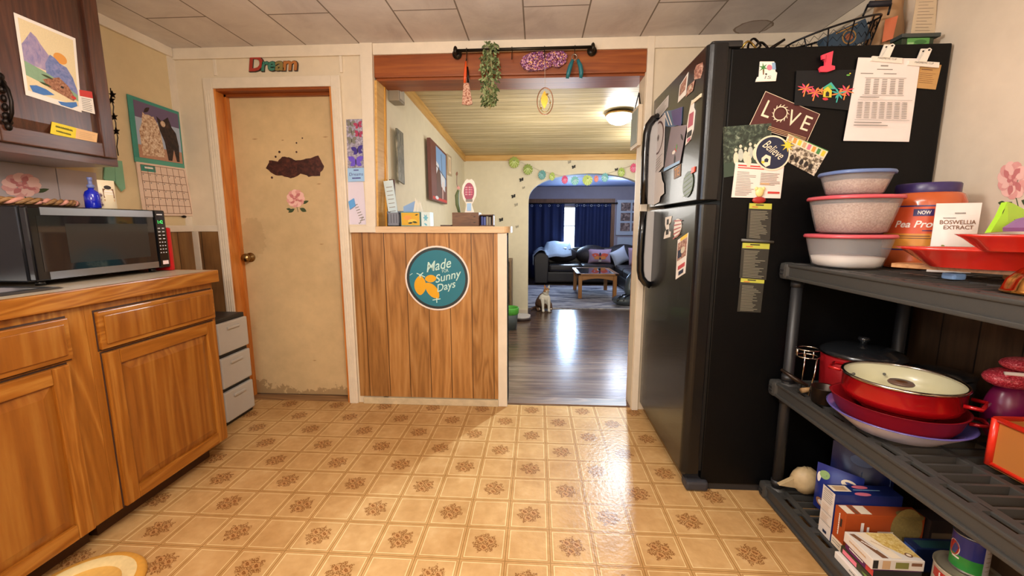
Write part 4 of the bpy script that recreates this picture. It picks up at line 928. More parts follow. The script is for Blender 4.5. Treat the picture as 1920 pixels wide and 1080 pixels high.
front('photograph', [(1271, 450), (1291, 436), (1285, 512), (1267, 524)], WHT, [(PH, rc(.06, .1, .94, .55)), (YEL, rc(.3, 0, .95, .09)), (NAVY, rc(.1, .3, .5, .5)), (M('photo_redwhite', 'c84a50', .4), rc(.2, .7, .9, .8)), (NAVY, rc(.3, .85, .8, .95)), (FACE, ell(.6, .35, .2, .08))], 'narrow photo strip on the fridge door below the striped oval magnet', 'photo')

# ------------------------------------------------------------------ on top of the fridge (z = 1.9)
ZT = 1.901
WIRE = M('black_wire', '17161a', .4, .6)
bk = thing('wire_basket', 'black wire basket with a raised handle on top of the fridge', 'basket', (1.3, 2.1, ZT))
rim = []; N = 40; bx, by, ax_, ay_ = 1.262, 2.03, .19, .115
ct_, st_ = math.cos(.12), math.sin(.12)
def el(a, s=1): u, v = ax_*s*math.cos(a), ay_*s*math.sin(a); return bx+u*ct_-v*st_, by+u*st_+v*ct_
mb = MB(); rim = [(*el(2*PI*i/N), 2.03+.055*math.cos(2*PI*i/N)) for i in range(N)]; mb.tube(rim, .0045, WIRE, 6, True); mb.build('rim', bk)
mb = MB(); mb.tube([(*el(2*PI*i/N, .75), 1.906) for i in range(N)], .003, WIRE, 6, True)
for k in range(12): a = 2*PI*k/12; mb.tube([(*el(a, .75), 1.906), (*el(a), 2.03+.055*math.cos(a))], .0028, WIRE, 5)
for lv in (1.94, 1.975, 2.005):
    s_ = .75+.25*(lv-1.906)/.129; mb.tube([(*el(2*PI*i/60, s_), 1.906+(lv-1.906)*(1+.43*math.cos(2*PI*i/60))+.01*(1 if i % 2 else -1)) for i in range(60)], .0013, WIRE, 4, True)
mb.build('mesh', bk)
e1, e2 = el(PI*1.32), el(PI*1.62)
hx = [(e1[0]+.0, e1[1], 2.035), (e1[0]+.03, e1[1]+.0, 2.12), (e2[0]-.0, e2[1], 2.13), (e2[0]+.01, e2[1], 2.035)]
p0, p3 = at(1618, 30, 'y', 2.02), at(1665, 28, 'y', 1.99); p1, p2 = at(1628, 8, 'y', 2.02), at(1671, 6, 'y', 1.99)
mb = MB().tube([p0, p1], .004, WIRE, 6).tube([p1, p2], .004, WIRE, 6).tube([p2, p3], .004, WIRE, 6); hd = mb.build('handle', bk)
MB().tube([p1, p1+(p2-p1)*.02, p1+(p2-p1)*.98, p2], [.008, .012, .012, .008], M('black_foam_grip', '1c1820', .7), 10).build('grip', hd)
def obox(name, c, sx, sy, sz, rz, ry, m, label, cat, shapes=(), group=None):
    """closed box with its own turn, artwork on the room-facing side (-y)"""
    R = Matrix.Translation(c) @ Matrix.Rotation(rz, 4, 'Z') @ Matrix.Rotation(ry, 4, 'Y')
    mb = MB().box(-sx/2, -sy/2, 0, sx/2, sy/2, sz, m, .002, R)
    q = [R @ Vector(p) for p in ((-sx/2, -sy/2, sz), (sx/2, -sy/2, sz), (sx/2, -sy/2, 0), (-sx/2, -sy/2, 0))]
    if shapes:
        TL, TR, BR, BL = q; n = -(R.to_3x3() @ Vector((0, 1, 0)))
        for j, (mm, s) in enumerate(shapes):
            if isinstance(s, T): g, fs = s.geo(sx/sz)
            else: g, fs = s, [list(range(len(s)))]
            mb.add([(TL*(1-u)+TR*u)*(1-v)+(BL*(1-u)+BR*u)*v+n*(.0006+.0002*j) for u, v in g], fs, mm)
    return solo(name, mb, label, cat, group)
GOLD = M('gold_print', 'b08848', .35, .5)
obox('blue_book', (1.325, 2.02, 1.957), .19, .035, .085, .05, -.42, M('slate_blue_cover', '2c4358', .5, nz=.15), 'slate blue book lying tilted in the wire basket', 'book', [(GOLD, ell(.55, .5, .16, .34, 20)), (M('slate_blue_cover'), ell(.55, .5, .13, .28, 20)), (M('copper_print', '9c5a3c', .4), ell(.55, .5, .09, .16, 16)), (GOLD, rc(.3, .06, .8, .12))])
obox('yellow_packet', (1.23, 2.03, 1.915), .05, .02, .06, 0, -.3, M('pale_yellow_card', 'c8b05a', .5), 'small yellow packet left of the blue book in the basket', 'packet')
# brown paper bag, receipts, green box, sunglasses
KR = M('brown_paper_bag', 'b08a64', .8, nz=.1, nscale=15); rows = []
rr = random.Random(4)
bgm = MB(); zz = [0, .08, .16, .24, .30, .33]
for i, z in enumerate(zz):
    s_ = 1+.12*math.sin(i*1.3); row = []
    for k in range(17):
        a = 2*PI*k/16; rx, ry = .05*s_, .05*s_
        kk = k % 16; random.seed(i*31+kk); j = .012*(random.random()-.5)
        row.append((1.522+(i*.001)+(rx+j)*math.cos(a)*(1+.25*abs(math.cos(a))), 2.09+(ry+j)*math.sin(a), ZT+z))
    rows.append(row)
bgm.surf(rows, KR); random.seed(5)
bgm.add([rows[0][k] for k in range(16)], [list(range(16))], KR)
c1 = [(1.467, 2.030, ZT+.17), (1.51, 2.020, ZT+.18), (1.50, 2.020, ZT+.09), (1.465, 2.030, ZT+.08)]
bgm.add([Vector(p)+Vector((0, -.012, 0)) for p in c1], [(0, 1, 2, 3)], M('faded_orange_print', 'd0704a', .6))
bgm.build('paper_bag'); o = bpy.data.objects['paper_bag']; recenter(o); tag(o, 'crumpled brown paper bag with an orange print behind the basket', 'bag')
pcard('receipt_sheet', [(1717, 0), (1756, -2), (1752, 68), (1706, 68)], 'y', 1.93, .002, M('beige_receipt', 'c8b498', .7), lines(M('receipt_print', '8a7a6c', .6), .15, .03, .9, .98, 11, .14, .4, 8), 'tall beige printed sheet standing at the right end of the fridge top', 'paper')
o = bpy.data.objects['receipt_sheet']; 
bx_ = MB().box(1.432, 1.87, ZT, 1.552, 1.915, 1.938, M('dark_green_box', '26321f', .5), .003).box(1.425, 1.862, 1.938, 1.57, 1.922, 1.953, M('dark_lid', '3c4240', .4), .003)
card(bx_, (1.452, 1.87, 1.937), (1.535, 1.87, 1.937), (1.535, 1.87, 1.905), (1.452, 1.87, 1.905), .0008, M('green_label', '5c9a50', .5), [(M('green_label_dark', '3c7038', .5), ell(.6, .45, .28, .25)), (M('green_label_light', '9cc88a', .5), rc(.02, .5, .3, .8))])
solo('green_tin', bx_, 'small green labelled tin with a dark lid at the right of the fridge top', 'tin')
sg = MB(); BRS = M('tarnished_brass', 'a88a48', .3, .9)
for (x, y, z, r, m) in ((.87, 1.92, .03, .026, BRS), (.9, 1.94, .05, .024, IRON), (.925, 1.93, .028, .028, IRON)):
    sg.tube([(x+r*math.cos(2*PI*i/16), y+.01*math.sin(4*PI*i/16), ZT+.004+z+r*math.sin(2*PI*i/16)*.9) for i in range(16)], .0045, m, 6, True)
sg.tube([(.93, 1.92, ZT+.01), (.96, 1.91, ZT+.03), (1.0, 1.9, ZT+.055)], [.006, .007, .005], IRON, 6)
solo('brass_ornament', sg, 'tangled brass and black ornament on the front corner of the fridge top', 'ornament')

# ================================================================== SHELF UNIT
CH = M('charcoal_shelf_plastic', '3a3937', .5, bmp=.1, bscale=300); CH2 = M('black_post_plastic', '222224', .45)
SX0, SX1, SY0, SY1 = 1.02, 1.535, .72, 1.812
su = thing('shelf_unit', 'grey plastic three-tier shelf unit along the right wall', 'shelf', (1.28, 1.27, 0))
def shelf(zt):
    mb = MB(); th = .062; z0 = zt-th
    mb.box(SX0+.008, SY0, z0+.012, SX0+.016, SY1-.01, zt-.004, CH)                    # front face
    mb.box(SX0, SY0, z0, SX0+.014, SY1-.01, z0+.014, CH, .004).box(SX0+.002, SY0, zt-.012, SX0+.03, SY1-.01, zt, CH, .004)
    mb.box(SX0+.05, SY0, zt-.012, SX0+.075, SY1-.01, zt-.001, CH, .003)
    mb.box(SX1-.02, SY0, z0, SX1, SY1, zt, CH, .004).box(SX0+.02, SY1-.016, z0, SX1, SY1-.004, zt-.001, CH, .004).box(SX0, SY0-.01, z0, SX1, SY0+.01, zt, CH, .004)
    mb.box(SX0+.02, SY1-.075, zt-.012, SX1-.02, SY1-.05, zt-.001, CH, .003)
    y = SY0+.03; 
    while y < SY1-.03:
        mb.box(SX0+.025, y, zt-.012, SX0+.055, y+.03, zt-.001, CH); y += .105           # bridges between the slots
    for xx in (1.22, 1.36): mb.box(xx, SY0, zt-.03, xx+.02, SY1-.02, zt-.001, CH, .003)
    y = SY0+.02
    while y < SY1-.04: mb.box(SX0+.07, y, zt-.025, SX1-.01, y+.009, zt-.0015, CH); y += .046
    for xx in (SX0+.05, SX1-.05): mb.cyl((xx, SY1-.05, z0-.004), (xx, SY1-.05, zt+.002), .034, CH, 20)
    mb.box(SX0-.006, SY1-.05, z0-.004, SX0+.05, SY1+.003, zt+.004, CH, .016)
    for k in range(2): mb.box(SX0-.009, SY1-.034, z0+.016+k*.016, SX0-.004, SY1-.01, z0+.022+k*.016, CH2)
    return mb.build('shelf', su)
ZS = (1.052, .545, .065)
for z in ZS: shelf(z)
for (xx, yy) in ((SX0+.045, SY1-.05), (SX1-.045, SY1-.05), (SX0+.045, SY0+.05), (SX1-.045, SY0+.05)):
    mb = MB(); mb.cyl((xx, yy, 0), (xx, yy, ZS[0]-.03), .021, CH2, 20)
    for z in (.09, .47, .57, .97): mb.cyl((xx, yy, z-.012), (xx, yy, z+.012), .024, CH2, 20)
    mb.build('post', su)

def P2(az, D, z): a = math.radians(az); return Vector((D*math.sin(a), D*math.cos(a), z))
# --- food containers
CLP = M('clear_plastic', 'd6d4d6', .18, alpha=.32, coat=.3); PINKL = M('pink_lid', 'c85560', .35); BLUEL = M('blue_lid', '6d84b8', .3, alpha=.8)
GRAIN = MP('brown_grain', [(.3, '8a6a58'), (.5, 'a98874'), (.7, 'c4a894')], 160, .8, detail=3); FLOUR = M('white_flour', 'e6dcd2', .8)
def container(c, rb, rt, h, lidm, fill, fm, label, name='food_container'):
    t = thing(name, label, 'container', tuple(c))
    MB().lathe([(0, .001), (rb*.85, 0), (rb, .008), (rb+(rt-rb)*.5, h*.45), (rt, h-.012)], c, CLP, 40, sq=.6).build('tub', t)
    MB().lathe([(0, .003), (rb*.82, .003), (rb*.96, .01), ((rb+(rt-rb)*fill)*.97, h*fill), ((rb+(rt-rb)*fill)*.5, h*fill+.006), (0, h*fill)], c, fm, 40, sq=.6).build('contents', t)
    MB().lathe([(0, h-.006), (rt*.9, h-.006), (rt*.93, h-.012), (rt+.006, h-.014), (rt+.008, h-.008), (rt+.004, h-.001), (rt*.92, h), (rt*.88, h-.003), (0, h-.003)], c, lidm, 40, sq=.6).build('lid', t)
    return t
cc = P2(35.2, 2.0, ZS[0]+.002)
container(cc, .098, .122, .122, PINKL, .32, FLOUR, 'round plastic container of white flour, bottom of the stack by the fridge')
container(cc+Vector((.006, .004, .124)), .098, .126, .135, PINKL, .78, GRAIN, 'middle plastic container with a pink lid, filled with brown grain')
container(cc+Vector((.0, -.0, .261)), .078, .098, .085, BLUEL, .6, GRAIN, 'smallest plastic container with a blue lid, topmost of the stack')
# --- protein jar
jc = P2(40.7, 2.16, ZS[0]+.002)
JAR = M('orange_jar_plastic', 'b8562a', .2, nz=.15, coat=.3); PURP = M('dark_purple_lid', '33265a', .35); LABO = M('orange_red_label', 'd0542e', .4); LABY = M('amber_label', 'd08a34', .4); LABP = M('label_purple', '33245c', .4)
jr = thing('supplement_jar', 'big orange jar with a dark purple lid behind the containers', 'jar', tuple(jc))
MB().lathe([(0, 0), (.1, 0), (.108, .01), (.106, .03), (.108, .06), (.108, .235), (.098, .262), (.082, .272), (0, .273)], jc, JAR, 40).build('body', jr)
MB().lathe([(0, .262), (.086, .262), (.088, .266), (.088, .297), (.084, .302), (0, .302)], jc, PURP, 40).build('lid', jr)
def curved(mb, c, r, z0, z1, mat, a0, a1, n=18, dr=.0): mb.surf([[(c.x+(r+dr)*math.sin(a), c.y-(r+dr)*math.cos(a), c.z+z) for a in [a0+(a1-a0)*i/n for i in range(n+1)]] for z in (z0, z1)], mat)
def ctext(mb, c, r, body, a, z, w, h, mat, shear=0, off=0):
    vs, fs = text_geo(body, off); mb.add([(c.x+r*math.sin(a+(x*w+y*h*shear)/r), c.y-r*math.cos(a+(x*w+y*h*shear)/r), c.z+z+y*h) for x, y in vs], fs, mat)
lb = MB(); curved(lb, jc, .1085, .07, .222, LABO, -1.9, 1.0); curved(lb, jc, .109, .07, .125, LABY, -1.9, 1.0); curved(lb, jc, .1092, .218, .223, LABP, -1.9, 1.0); curved(lb, jc, .1092, .065, .07, LABP, -1.9, 1.0)
fa = -math.radians(40)
curved(lb, jc, .1094, .186, .21, LABP, fa-.26, fa+.22); ctext(lb, jc, .1098, 'NOW', fa, .198, .034, .013, WHT, off=.02); ctext(lb, jc, .1097, 'Pea Protein', fa, .158, .15, .024, WHT, shear=.25, off=.02)
[curved(lb, jc, .1097, .107+.008*k, .110+.008*k, BRN, fa-.6, fa+.3-.1*k) for k in range(2)]; curved(lb, jc, .1095, .134, .137, LABP, fa, fa+.6)
lb.build('label', jr, label='orange printed label')
# --- white pouch, green packet, purple packet
WP = M('white_pouch_film', 'e2dad4', .4)
pp = P2(42.6, 1.95, ZS[0]+.03)
pb = MB(); pouch(pb, 1.36, 1.462, ZS[0]+.002, .108, .225, .04, WP, [(BRN, T('BOSWELLIA', .52, .27, .8, .06, off=.01)), (BRN, T('EXTRACT', .54, .345, .66, .055, off=.01)), (GREY, scr(.32, .215, .28, .025)), (GREY, scr(.55, .15, .24, .04)), (M('olive_mark', '7c7a3c', .5), leaf2(.2, .6, .12, .06, 30))], (-.4, -.92))
solo('supplement_pouch', pb, 'white pouch printed BOSWELLIA EXTRACT in front of the orange jar', 'pouch')
LIME = M('lime_green_film', '9ccc30', .35)
q = [at(1878, 379, 'y', 1.22), at(1925, 398, 'y', 1.24), at(1902, 434, 'y', 1.2), at(1846, 437, 'y', 1.19)]
gp = MB(); card(gp, *q, .012, LIME, [(DK, ell(.14, .3, .12, .16, 16)), (LIME, ell(.14, .3, .07, .04, 8)), (M('dark_olive_print', '3c5018', .5), scr(.45, .5, .5, .06, rot=-18)), (M('dark_olive_print'), scr(.3, .68, .2, .08, rot=-18))], [(0, .02), (.2, 0), (1, .1), (.98, .6), (.6, 1), (0, 1), (.04, .5)])
solo('green_packet', gp, 'lime green packet lying in the upper red tray', 'packet')
q = [at(1905, 418, 'y', 1.16), at(1935, 410, 'y', 1.16), at(1935, 434, 'y', 1.13), at(1880, 434, 'y', 1.13)]
solo('purple_packet', card(MB(), *q, .01, M('purple_film', '80588c', .4), []), 'purple packet at the right edge of the upper red tray', 'packet')
# --- wooden board and red trays
WB_ = wood('tan_board', ('a06a3c', 'c08a58', 'd0a070'), 'x', 1.5, .4, .3)
bd = MB().prism([(1.12, 1.39), (1.16, 1.415), (1.50, 1.39), (1.53, 1.37), (1.53, .95), (1.50, .92), (1.42, .93), (1.22, 1.22)], 'z', 1.078, 1.09, WB_)
bd.box(1.36, 1.05, ZS[0], 1.50, 1.30, 1.078, WB_, .004)
solo('wooden_board', bd, 'tan wooden board carrying the red trays', 'board')
RT_ = M('glossy_red_tray', 'd0281c', .25, coat=.4, nz=.1)
def tray(name, cx, cy, z, L, Wd, h, rz, label):
    mb = MB(); n = 36
    def ring(s, zz):
        out = []
        for i in range(n):
            a = 2*PI*i/n; u = math.cos(a); v = math.sin(a); x = L*s*math.copysign(abs(u)**.9, u)*(1+.18*(u < -.8)); y = Wd*s*math.copysign(abs(v)**.75, v)
            out.append((cx+x*math.cos(rz)-y*math.sin(rz), cy+x*math.sin(rz)+y*math.cos(rz), z+zz))
        return out
    rs = [ring(.7, 0), ring(1, h), ring(1.04, h+.002), ring(.98, h-.004), ring(.68, .006)]
    rs = [r+[r[0]] for r in rs]; mb.surf(rs, RT_); mb.add(ring(.7, 0), [list(range(n))], RT_); mb.add(ring(.68, .006), [list(range(n))], RT_)
    return solo(name, mb, label, 'tray')
tray('red_tray', 1.29, 1.22, 1.0905, .195, .11, .052, -.52, 'larger leaf-shaped red tray resting on the tan board')
tray('red_tray', 1.26, 1.115, 1.143, .135, .08, .04, -.52, 'smaller red tray stacked on the larger red tray')
lt = at(1770, 500, 'z', ZS[0]); solo('blue_wrapper', MB().box(1.19, 1.26, ZS[0]+.001, 1.225, 1.30, ZS[0]+.02, M('pale_blue_wrapper', '7c9cc8', .35), .006), 'small pale blue wrapper under the tan board', 'wrapper')
# --- copper mould
gm = MB(); gc = Vector((1.175, 1.005, ZS[0]+.002)); n = 48; rows = []
CU = M('polished_copper_gold', 'c08848', .18, 1)
for (r, z) in ((.088, 0), (.09, .003), (.08, .008), (.074, .03), (.055, .055), (.03, .068), (.0, .072)):
    rows.append([(gc.x+r*(1+.07*math.cos(8*a)*(z > .005))*math.cos(a), gc.y+r*(1+.07*math.cos(8*a)*(z > .005))*math.sin(a), gc.z+z) for a in [2*PI*i/n for i in range(n+1)]])
gm.surf(rows, CU); gm.add(rows[0][:-1], [list(range(n))], CU)
solo('copper_mould', gm, 'fluted copper jelly mould at the right end of the top shelf', 'mould')

# --- middle shelf: bowl, red pans, pots
z0 = ZS[1]+.001
bc = P2(40.8, 1.79, z0)
bw = MB(); PUW = M('white_enamel', 'dcd6ea', .25, coat=.3); PUR2 = M('violet_glaze', '5c5496', .25, coat=.3)
bw.lathe([(0, 0), (.10, 0), (.115, .006), (.15, .035), (.182, .06)], bc, PUW, 48); bw.lathe([(.182, .06), (.184, .063), (.178, .064), (.145, .042), (.1, .012), (0, .008)], bc, PUR2, 48)
MBc = solo('violet_bowl', bw, 'wide bowl, white outside and violet inside, under the red pans', 'bowl')
RP = M('metallic_red_enamel', 'b01018', .25, .35, coat=.5); RPD = M('dark_red_pan', '96141c', .35, .2)
pc = bc+Vector((.0, .0, .013))
t = thing('red_pan', 'shallow red pan with a pouring lip resting in the violet bowl', 'pan', tuple(pc))
mb = MB(); n = 48; rows = []
for (r, z) in ((.10, 0), (.125, .01), (.148, .045), (.162, .088), (.166, .09), (.158, .088), (.143, .05), (.11, .012)):
    rows.append([(pc.x+r*(1+.08*max(0, math.cos(a-2.55))**12)*math.cos(a), pc.y+r*(1+.08*max(0, math.cos(a-2.55))**12)*math.sin(a), pc.z+z) for a in [2*PI*i/n for i in range(n+1)]])
mb.surf(rows, RPD); mb.add(rows[0][:-1], [list(range(n))], RPD); mb.add(rows[-1][:-1], [list(range(n))], RPD); mb.build('body', t)
def hnd(mb, c, r, a, z, w=.045, out=.035, m=RP, rad=.006):
    ca, sa = math.cos(a), math.sin(a); tx, ty = -sa, ca
    pts = [(c.x+r*ca+tx*w, c.y+r*sa+ty*w), (c.x+(r+out)*ca+tx*w*.9, c.y+(r+out)*sa+ty*w*.9), (c.x+(r+out)*ca-tx*w*.9, c.y+(r+out)*sa-ty*w*.9), (c.x+r*ca-tx*w, c.y+r*sa-ty*w)]
    return mb.tube([(x, y, c.z+z) for x, y in pts], rad, m, 8)
hnd(MB(), pc, .155, -.62, .07, .03, .04).build('handle', t); hnd(MB(), pc, .20, -.62, .07, .022, .05, M('black_silicone', '1c1a18', .5), .011).build('grip', t)
qc = bc+Vector((.006, .006, .074))
t = thing('red_saucepan', 'glossy red pan with cream interior and glass lid, on top of the stack', 'pan', tuple(qc))
CIN = M('cream_ceramic', 'd8d0a8', .3, coat=.3)
mb = MB().lathe([(0, .018), (.12, .018), (.143, .03), (.15, .05), (.151, .098), (.154, .1)], qc, RP, 56); mb.lathe([(.1535, .1), (.146, .1), (.144, .055), (.125, .028), (0, .024)], qc, CIN, 56)
mb.lathe([(0, 0.0), (.1, 0.0), (.115, .018)], qc, RP, 40); mb.build('body', t)
STL = M('polished_steel_rim', 'c0b8ae', .15, 1)
ld = MB().tube([(qc.x+.151*math.cos(2*PI*i/48), qc.y+.151*math.sin(2*PI*i/48), qc.z+.104) for i in range(48)], .0052, STL, 8, True).build('lid_rim', t)
MB().lathe([(.146, .106), (.10, .098), (0, .09)], qc, M('clear_glass_lid', 'f4f4ec', .03, alpha=.12), 48).build('glass_lid', t)
MB().lathe([(0, .08), (.032, .082), (.034, .086), (.03, .091), (0, .0915)], qc, M('brown_knob', '5c3418', .4), 24).build('lid_knob', t, label='brown lid knob')
mb = MB()
for a in (2.0, 2.13, 1.2):
    p = Vector((qc.x+.135*math.cos(a), qc.y+.135*math.sin(a), qc.z+.07)); mb.ball(p, .005, M('dark_rivet', '3a342c', .4), 8, 6)
mb.build('rivets', t)
hnd(MB(), qc, .15, 2.35, .10, .04, .032).build('handle', t); hnd(MB(), qc, .15, -.95, .075, .045, .035).build('handle', t)
# dark lidded pot behind
dc = P2(37.5, 2.08, z0)
t = thing('dark_roaster', 'dark lidded pot with a red body at the back left of the middle shelf', 'pot', tuple(dc))
BLKE = M('black_enamel', '17191c', .2, coat=.3, nz=.2, nscale=150)
MB().lathe([(0, 0), (.11, 0), (.125, .02), (.13, .16), (0, .16)], dc, RPD, 40).build('body', t)
MB().lathe([(.134, .165), (.136, .172), (.125, .182), (.08, .2), (0, .205)], dc, BLKE, 48).lathe([(0, .163), (.134, .163), (.136, .168)], dc, STL, 48).build('lid', t)
MB().lathe([(0, .2), (.014, .2), (.01, .215), (.02, .225), (.016, .235), (0, .236)], dc, BLKE, 20).build('lid_knob', t)
mb = MB(); wc = Vector((1.107, 1.665, z0+.15))
for k, (dx, dz) in enumerate(((0, 0), (.0, .03))):
    mb.tube([(wc.x-.035+.038*math.cos(a), wc.y+.036*math.sin(a), wc.z+dz) for a in [2*PI*i/20 for i in range(20)]], .003, STL, 6, True)
for a in (2.3, 3.1, 3.9, 4.7): p = (wc.x-.035+.038*math.cos(a), wc.y+.036*math.sin(a)); mb.tube([(p[0], p[1], wc.z), (p[0], p[1], wc.z+.03)], .0025, STL, 6)
mb.tube([(wc.x-.02, wc.y-.035, wc.z), (wc.x-.03, wc.y-.045, wc.z-.06), (wc.x-.04, wc.y-.04, z0+.002)], .003, STL, 6).tube([(wc.x-.02, wc.y+.035, wc.z), (wc.x-.02, wc.y+.04, z0+.002)], .003, STL, 6)
solo('wire_rack', mb, 'thin steel wire rack left of the dark lidded pot', 'rack')
mb = MB(); uc_ = Vector((1.085, 1.565, z0))
mb.lathe([(0, 0), (.034, 0), (.04, .005), (.044, .06), (.046, .062), (.043, .06), (.038, .008), (0, .006)], uc_, M('dark_bronze', '2c2018', .35, .6), 28)
mb.tube([(uc_.x-.05, uc_.y+.02, z0+.056), (uc_.x-.085, uc_.y+.05, z0+.075), (uc_.x-.12, uc_.y+.08, z0+.10)], [.006, .009, .006], M('dark_bronze'), 8)
solo('small_bronze_pan', mb, 'small dark bronze pan with a short handle left of the red pans', 'pan')
mb = MB(); a_, b_ = P2(32.6, 1.96, z0+.012), P2(34.0, 2.02, z0+.012); mb.tube([a_, b_], [.01, .008], M('pale_wood_handle', 'b08a5c', .6), 10); solo('wooden_spoon', mb, 'pale wooden utensil handle at the left end of the middle shelf', 'utensil')
# black skillet pot at the right
kc = P2(44.6, 2.0, z0)
kc = Vector((1.44, 1.51, z0))
t = thing('black_saucepan', 'black lidded saucepan at the back, right of the dark roaster', 'pan', tuple(kc))
MB().lathe([(0, 0), (.07, 0), (.08, .01), (.084, .14), (0, .14)], kc, BLKE, 40).build('body', t)
MB().lathe([(.086, .141), (.088, .148), (.05, .158), (0, .16)], kc, BLKE, 40).build('lid', t)
MB().tube([kc+Vector((-.05, -.06, .15)), kc+Vector((-.08, -.09, .165)), kc+Vector((-.1, -.12, .16))], [.008, .01, .008], M('steel_handle', 'a8a8ac', .2, 1), 8).build('handle', t)
# red basket of packets with magenta bag
t = thing('orange_caddy', 'translucent orange-red caddy at the right end of the middle shelf', 'caddy', (1.40, 1.0, z0))
OR = M('orange_red_plastic_rim', 'e0301c', .3, coat=.3); ORT = M('tan_translucent_panel', 'c07a3c', .3, alpha=.9)
mb = MB(); x0, x1, y0, y1 = 1.258, 1.50, .86, 1.155
for zz_, r in ((.006, .006), (.135, .008)): mb.tube([(x0, y0, z0+zz_+.004), (x1, y0, z0+zz_+.004), (x1, y1, z0+zz_+.004), (x0, y1, z0+zz_+.004)], r, OR, 8, True)
for x, y in ((x0, y0), (x0, y1), (x1, y0), (x1, y1), (x0, 1.01)): mb.tube([(x, y, z0+.006), (x, y, z0+.14)], .009, OR, 8)
mb.build('frame', t)
MB().box(x0+.002, y0, z0+.004, x0+.006, y1, z0+.135, ORT).box(x0, y1-.006, z0+.004, x1, y1-.002, z0+.135, ORT).box(x0, y0, z0+.002, x1, y1, z0+.006, ORT).box(x1-.006, y0, z0+.004, x1-.002, y1, z0+.135, ORT).build('panel', t)
mb = MB(); MG = M('magenta_film', '6c1240', .3); GL = MP('red_glitter', [(.35, '7c1020'), (.55, 'c83044'), (.7, 'e8a0a8')], 260, .4)
mb.ball((1.42, 1.28, z0+.10), (.058, .05, .10), MG, 24, 14, jit=.05).ball((1.405, 1.27, z0+.215), (.07, .05, .03), GL, 20, 10).ball((1.42, 1.255, z0+.262), (.06, .045, .02), GL, 20, 10).tube([(1.36, 1.25, z0+.236), (1.45, 1.21, z0+.242)], .006, WHT, 8)
solo('candy_bag', mb, 'magenta bag with red glitter top standing behind the orange caddy', 'bag')

# --- bottom shelf groceries (z = .065)
zb = ZS[2]+.001
BLUB = M('pasta_box_blue', '1c2c6c', .4, nz=.15, nscale=12); WH2 = M('box_white', 'dcd2c8', .5)
def gbox(name, x0, y0, z0_, x1, y1, z1, base, label, left=(), top=(), frontf=(), leftbase=None, group=None):
    """carton; artwork on the aisle side (-x), the top and the near side (-y)"""
    mb = MB().box(x0, y0, z0_, x1, y1, z1, base, .0015)
    if leftbase: left = [(leftbase, rc(.0, .0, 1, 1))]+list(left)
    def put(TL, TR, BR, BL, n, shs):
        TL, TR, BR, BL, n = map(Vector, (TL, TR, BR, BL, n)); asp = (TR-TL).length/(BL-TL).length
        for j, (m, s) in enumerate(shs):
            if isinstance(s, T): g, fs = s.geo(asp)
            else: g, fs = s, [list(range(len(s)))]
            mb.add([(TL*(1-u)+TR*u)*(1-v)+(BL*(1-u)+BR*u)*v+n*(.0006+.0002*j) for u, v in g], fs, m)
    put((x0, y1, z1), (x0, y0, z1), (x0, y0, z0_), (x0, y1, z0_), (-1, 0, 0), left)
    put((x0, y1, z1), (x1, y1, z1), (x1, y0, z1), (x0, y0, z1), (0, 0, 1), top)
    put((x0, y0, z1), (x1, y0, z1), (x1, y0, z0_), (x0, y0, z0_), (0, -1, 0), frontf)
    return solo(name, mb, label, 'box', group)
gbox('pasta_box', 1.078, 1.442, zb, 1.31, 1.505, .252, BLUB, 'blue carton with a white printed narrow end, on the bottom shelf', leftbase=WH2,
     left=lines(GREY, .1, .05, .9, .3, 6, .3, .3, 4)+[(GREY, scr(.5, .04, .7, .03)), (GREY, rc(.05, .5, .95, .51)), (GREY, rc(.05, .72, .95, .73)), (NAVY, rc(.4, .88, .7, .94))]+lines(TAN, .15, .34, .8, .48, 4, .2)+lines(TAN, .15, .55, .8, .7, 4, .2),
     top=[(CREAMP, rc(.03, .12, .3, .7)), (TAN, rc(.08, .2, .26, .6)), (PINKP, ell(.5, .25, .12, .16)), (PINKP, ell(.42, .92, .12, .16)), (BLU, rc(.35, .5, .75, .56))])
gbox('quinoa_box', 1.08, 1.385, zb, 1.34, 1.438, .216, M('burnt_orange_carton', 'a8481c', .45), 'burnt orange carton lying next to the blue carton',
     left=[(WHT, scr(.5, .38, .55, .18, rot=90)), (CREAMP, rc(0, .78, 1, 1)), (GREY, rc(.1, .84, .9, .86)), (GREY, rc(.1, .9, .8, .92)), (DK, rc(.6, .2, .75, .4))],
     top=[(CREAMP, rc(.02, .08, .12, .92)), (CREAMP, rc(.2, .08, .34, .92)), (BRN, rc(.14, .1, .18, .9)), (M('quinoa_picture', '8a7440', .6, nz=.3, nscale=150), ell(.82, .9, .16, .5, 20))],
     frontf=[(M('quinoa_picture'), ell(.78, .3, .2, .5, 24)), (CREAMP, rc(.42, .4, .62, .9)), (WHT, rc(.2, .2, .24, .9)), (WHT, rc(.28, .3, .31, .85)), (BRN, rc(.64, .5, .68, .95))])
gbox('dark_carton', 1.345, 1.37, zb, 1.50, 1.43, .215, M('dark_brown_carton', '2c2220', .5), 'dark brown carton right of the burnt orange one', frontf=[(M('dull_tan', '6c5c48', .6), rc(.05, .3, .6, 1)), (M('dull_mauve', '5a5058', .6), rc(.7, .1, .95, .7))])
gbox('white_carton', 1.042, 1.14, zb, 1.16, 1.365, .09, M('white_gloss_carton', 'e4ded6', .4), 'white carton lowest in the front stack of flat boxes', left=[(GREY, scr(.5, .5, .4, .4))])
gbox('olive_carton', 1.056, 1.15, .0915, 1.19, 1.36, .118, M('dark_olive_carton', '34341e', .5), 'dark olive carton with a pink patch in the front stack of flat boxes', left=[(PINKP, rc(.05, .2, .35, .8)), (M('leaf_print', '6c8c3c', .5), leaf2(.45, .5, .3, .4, 10))])
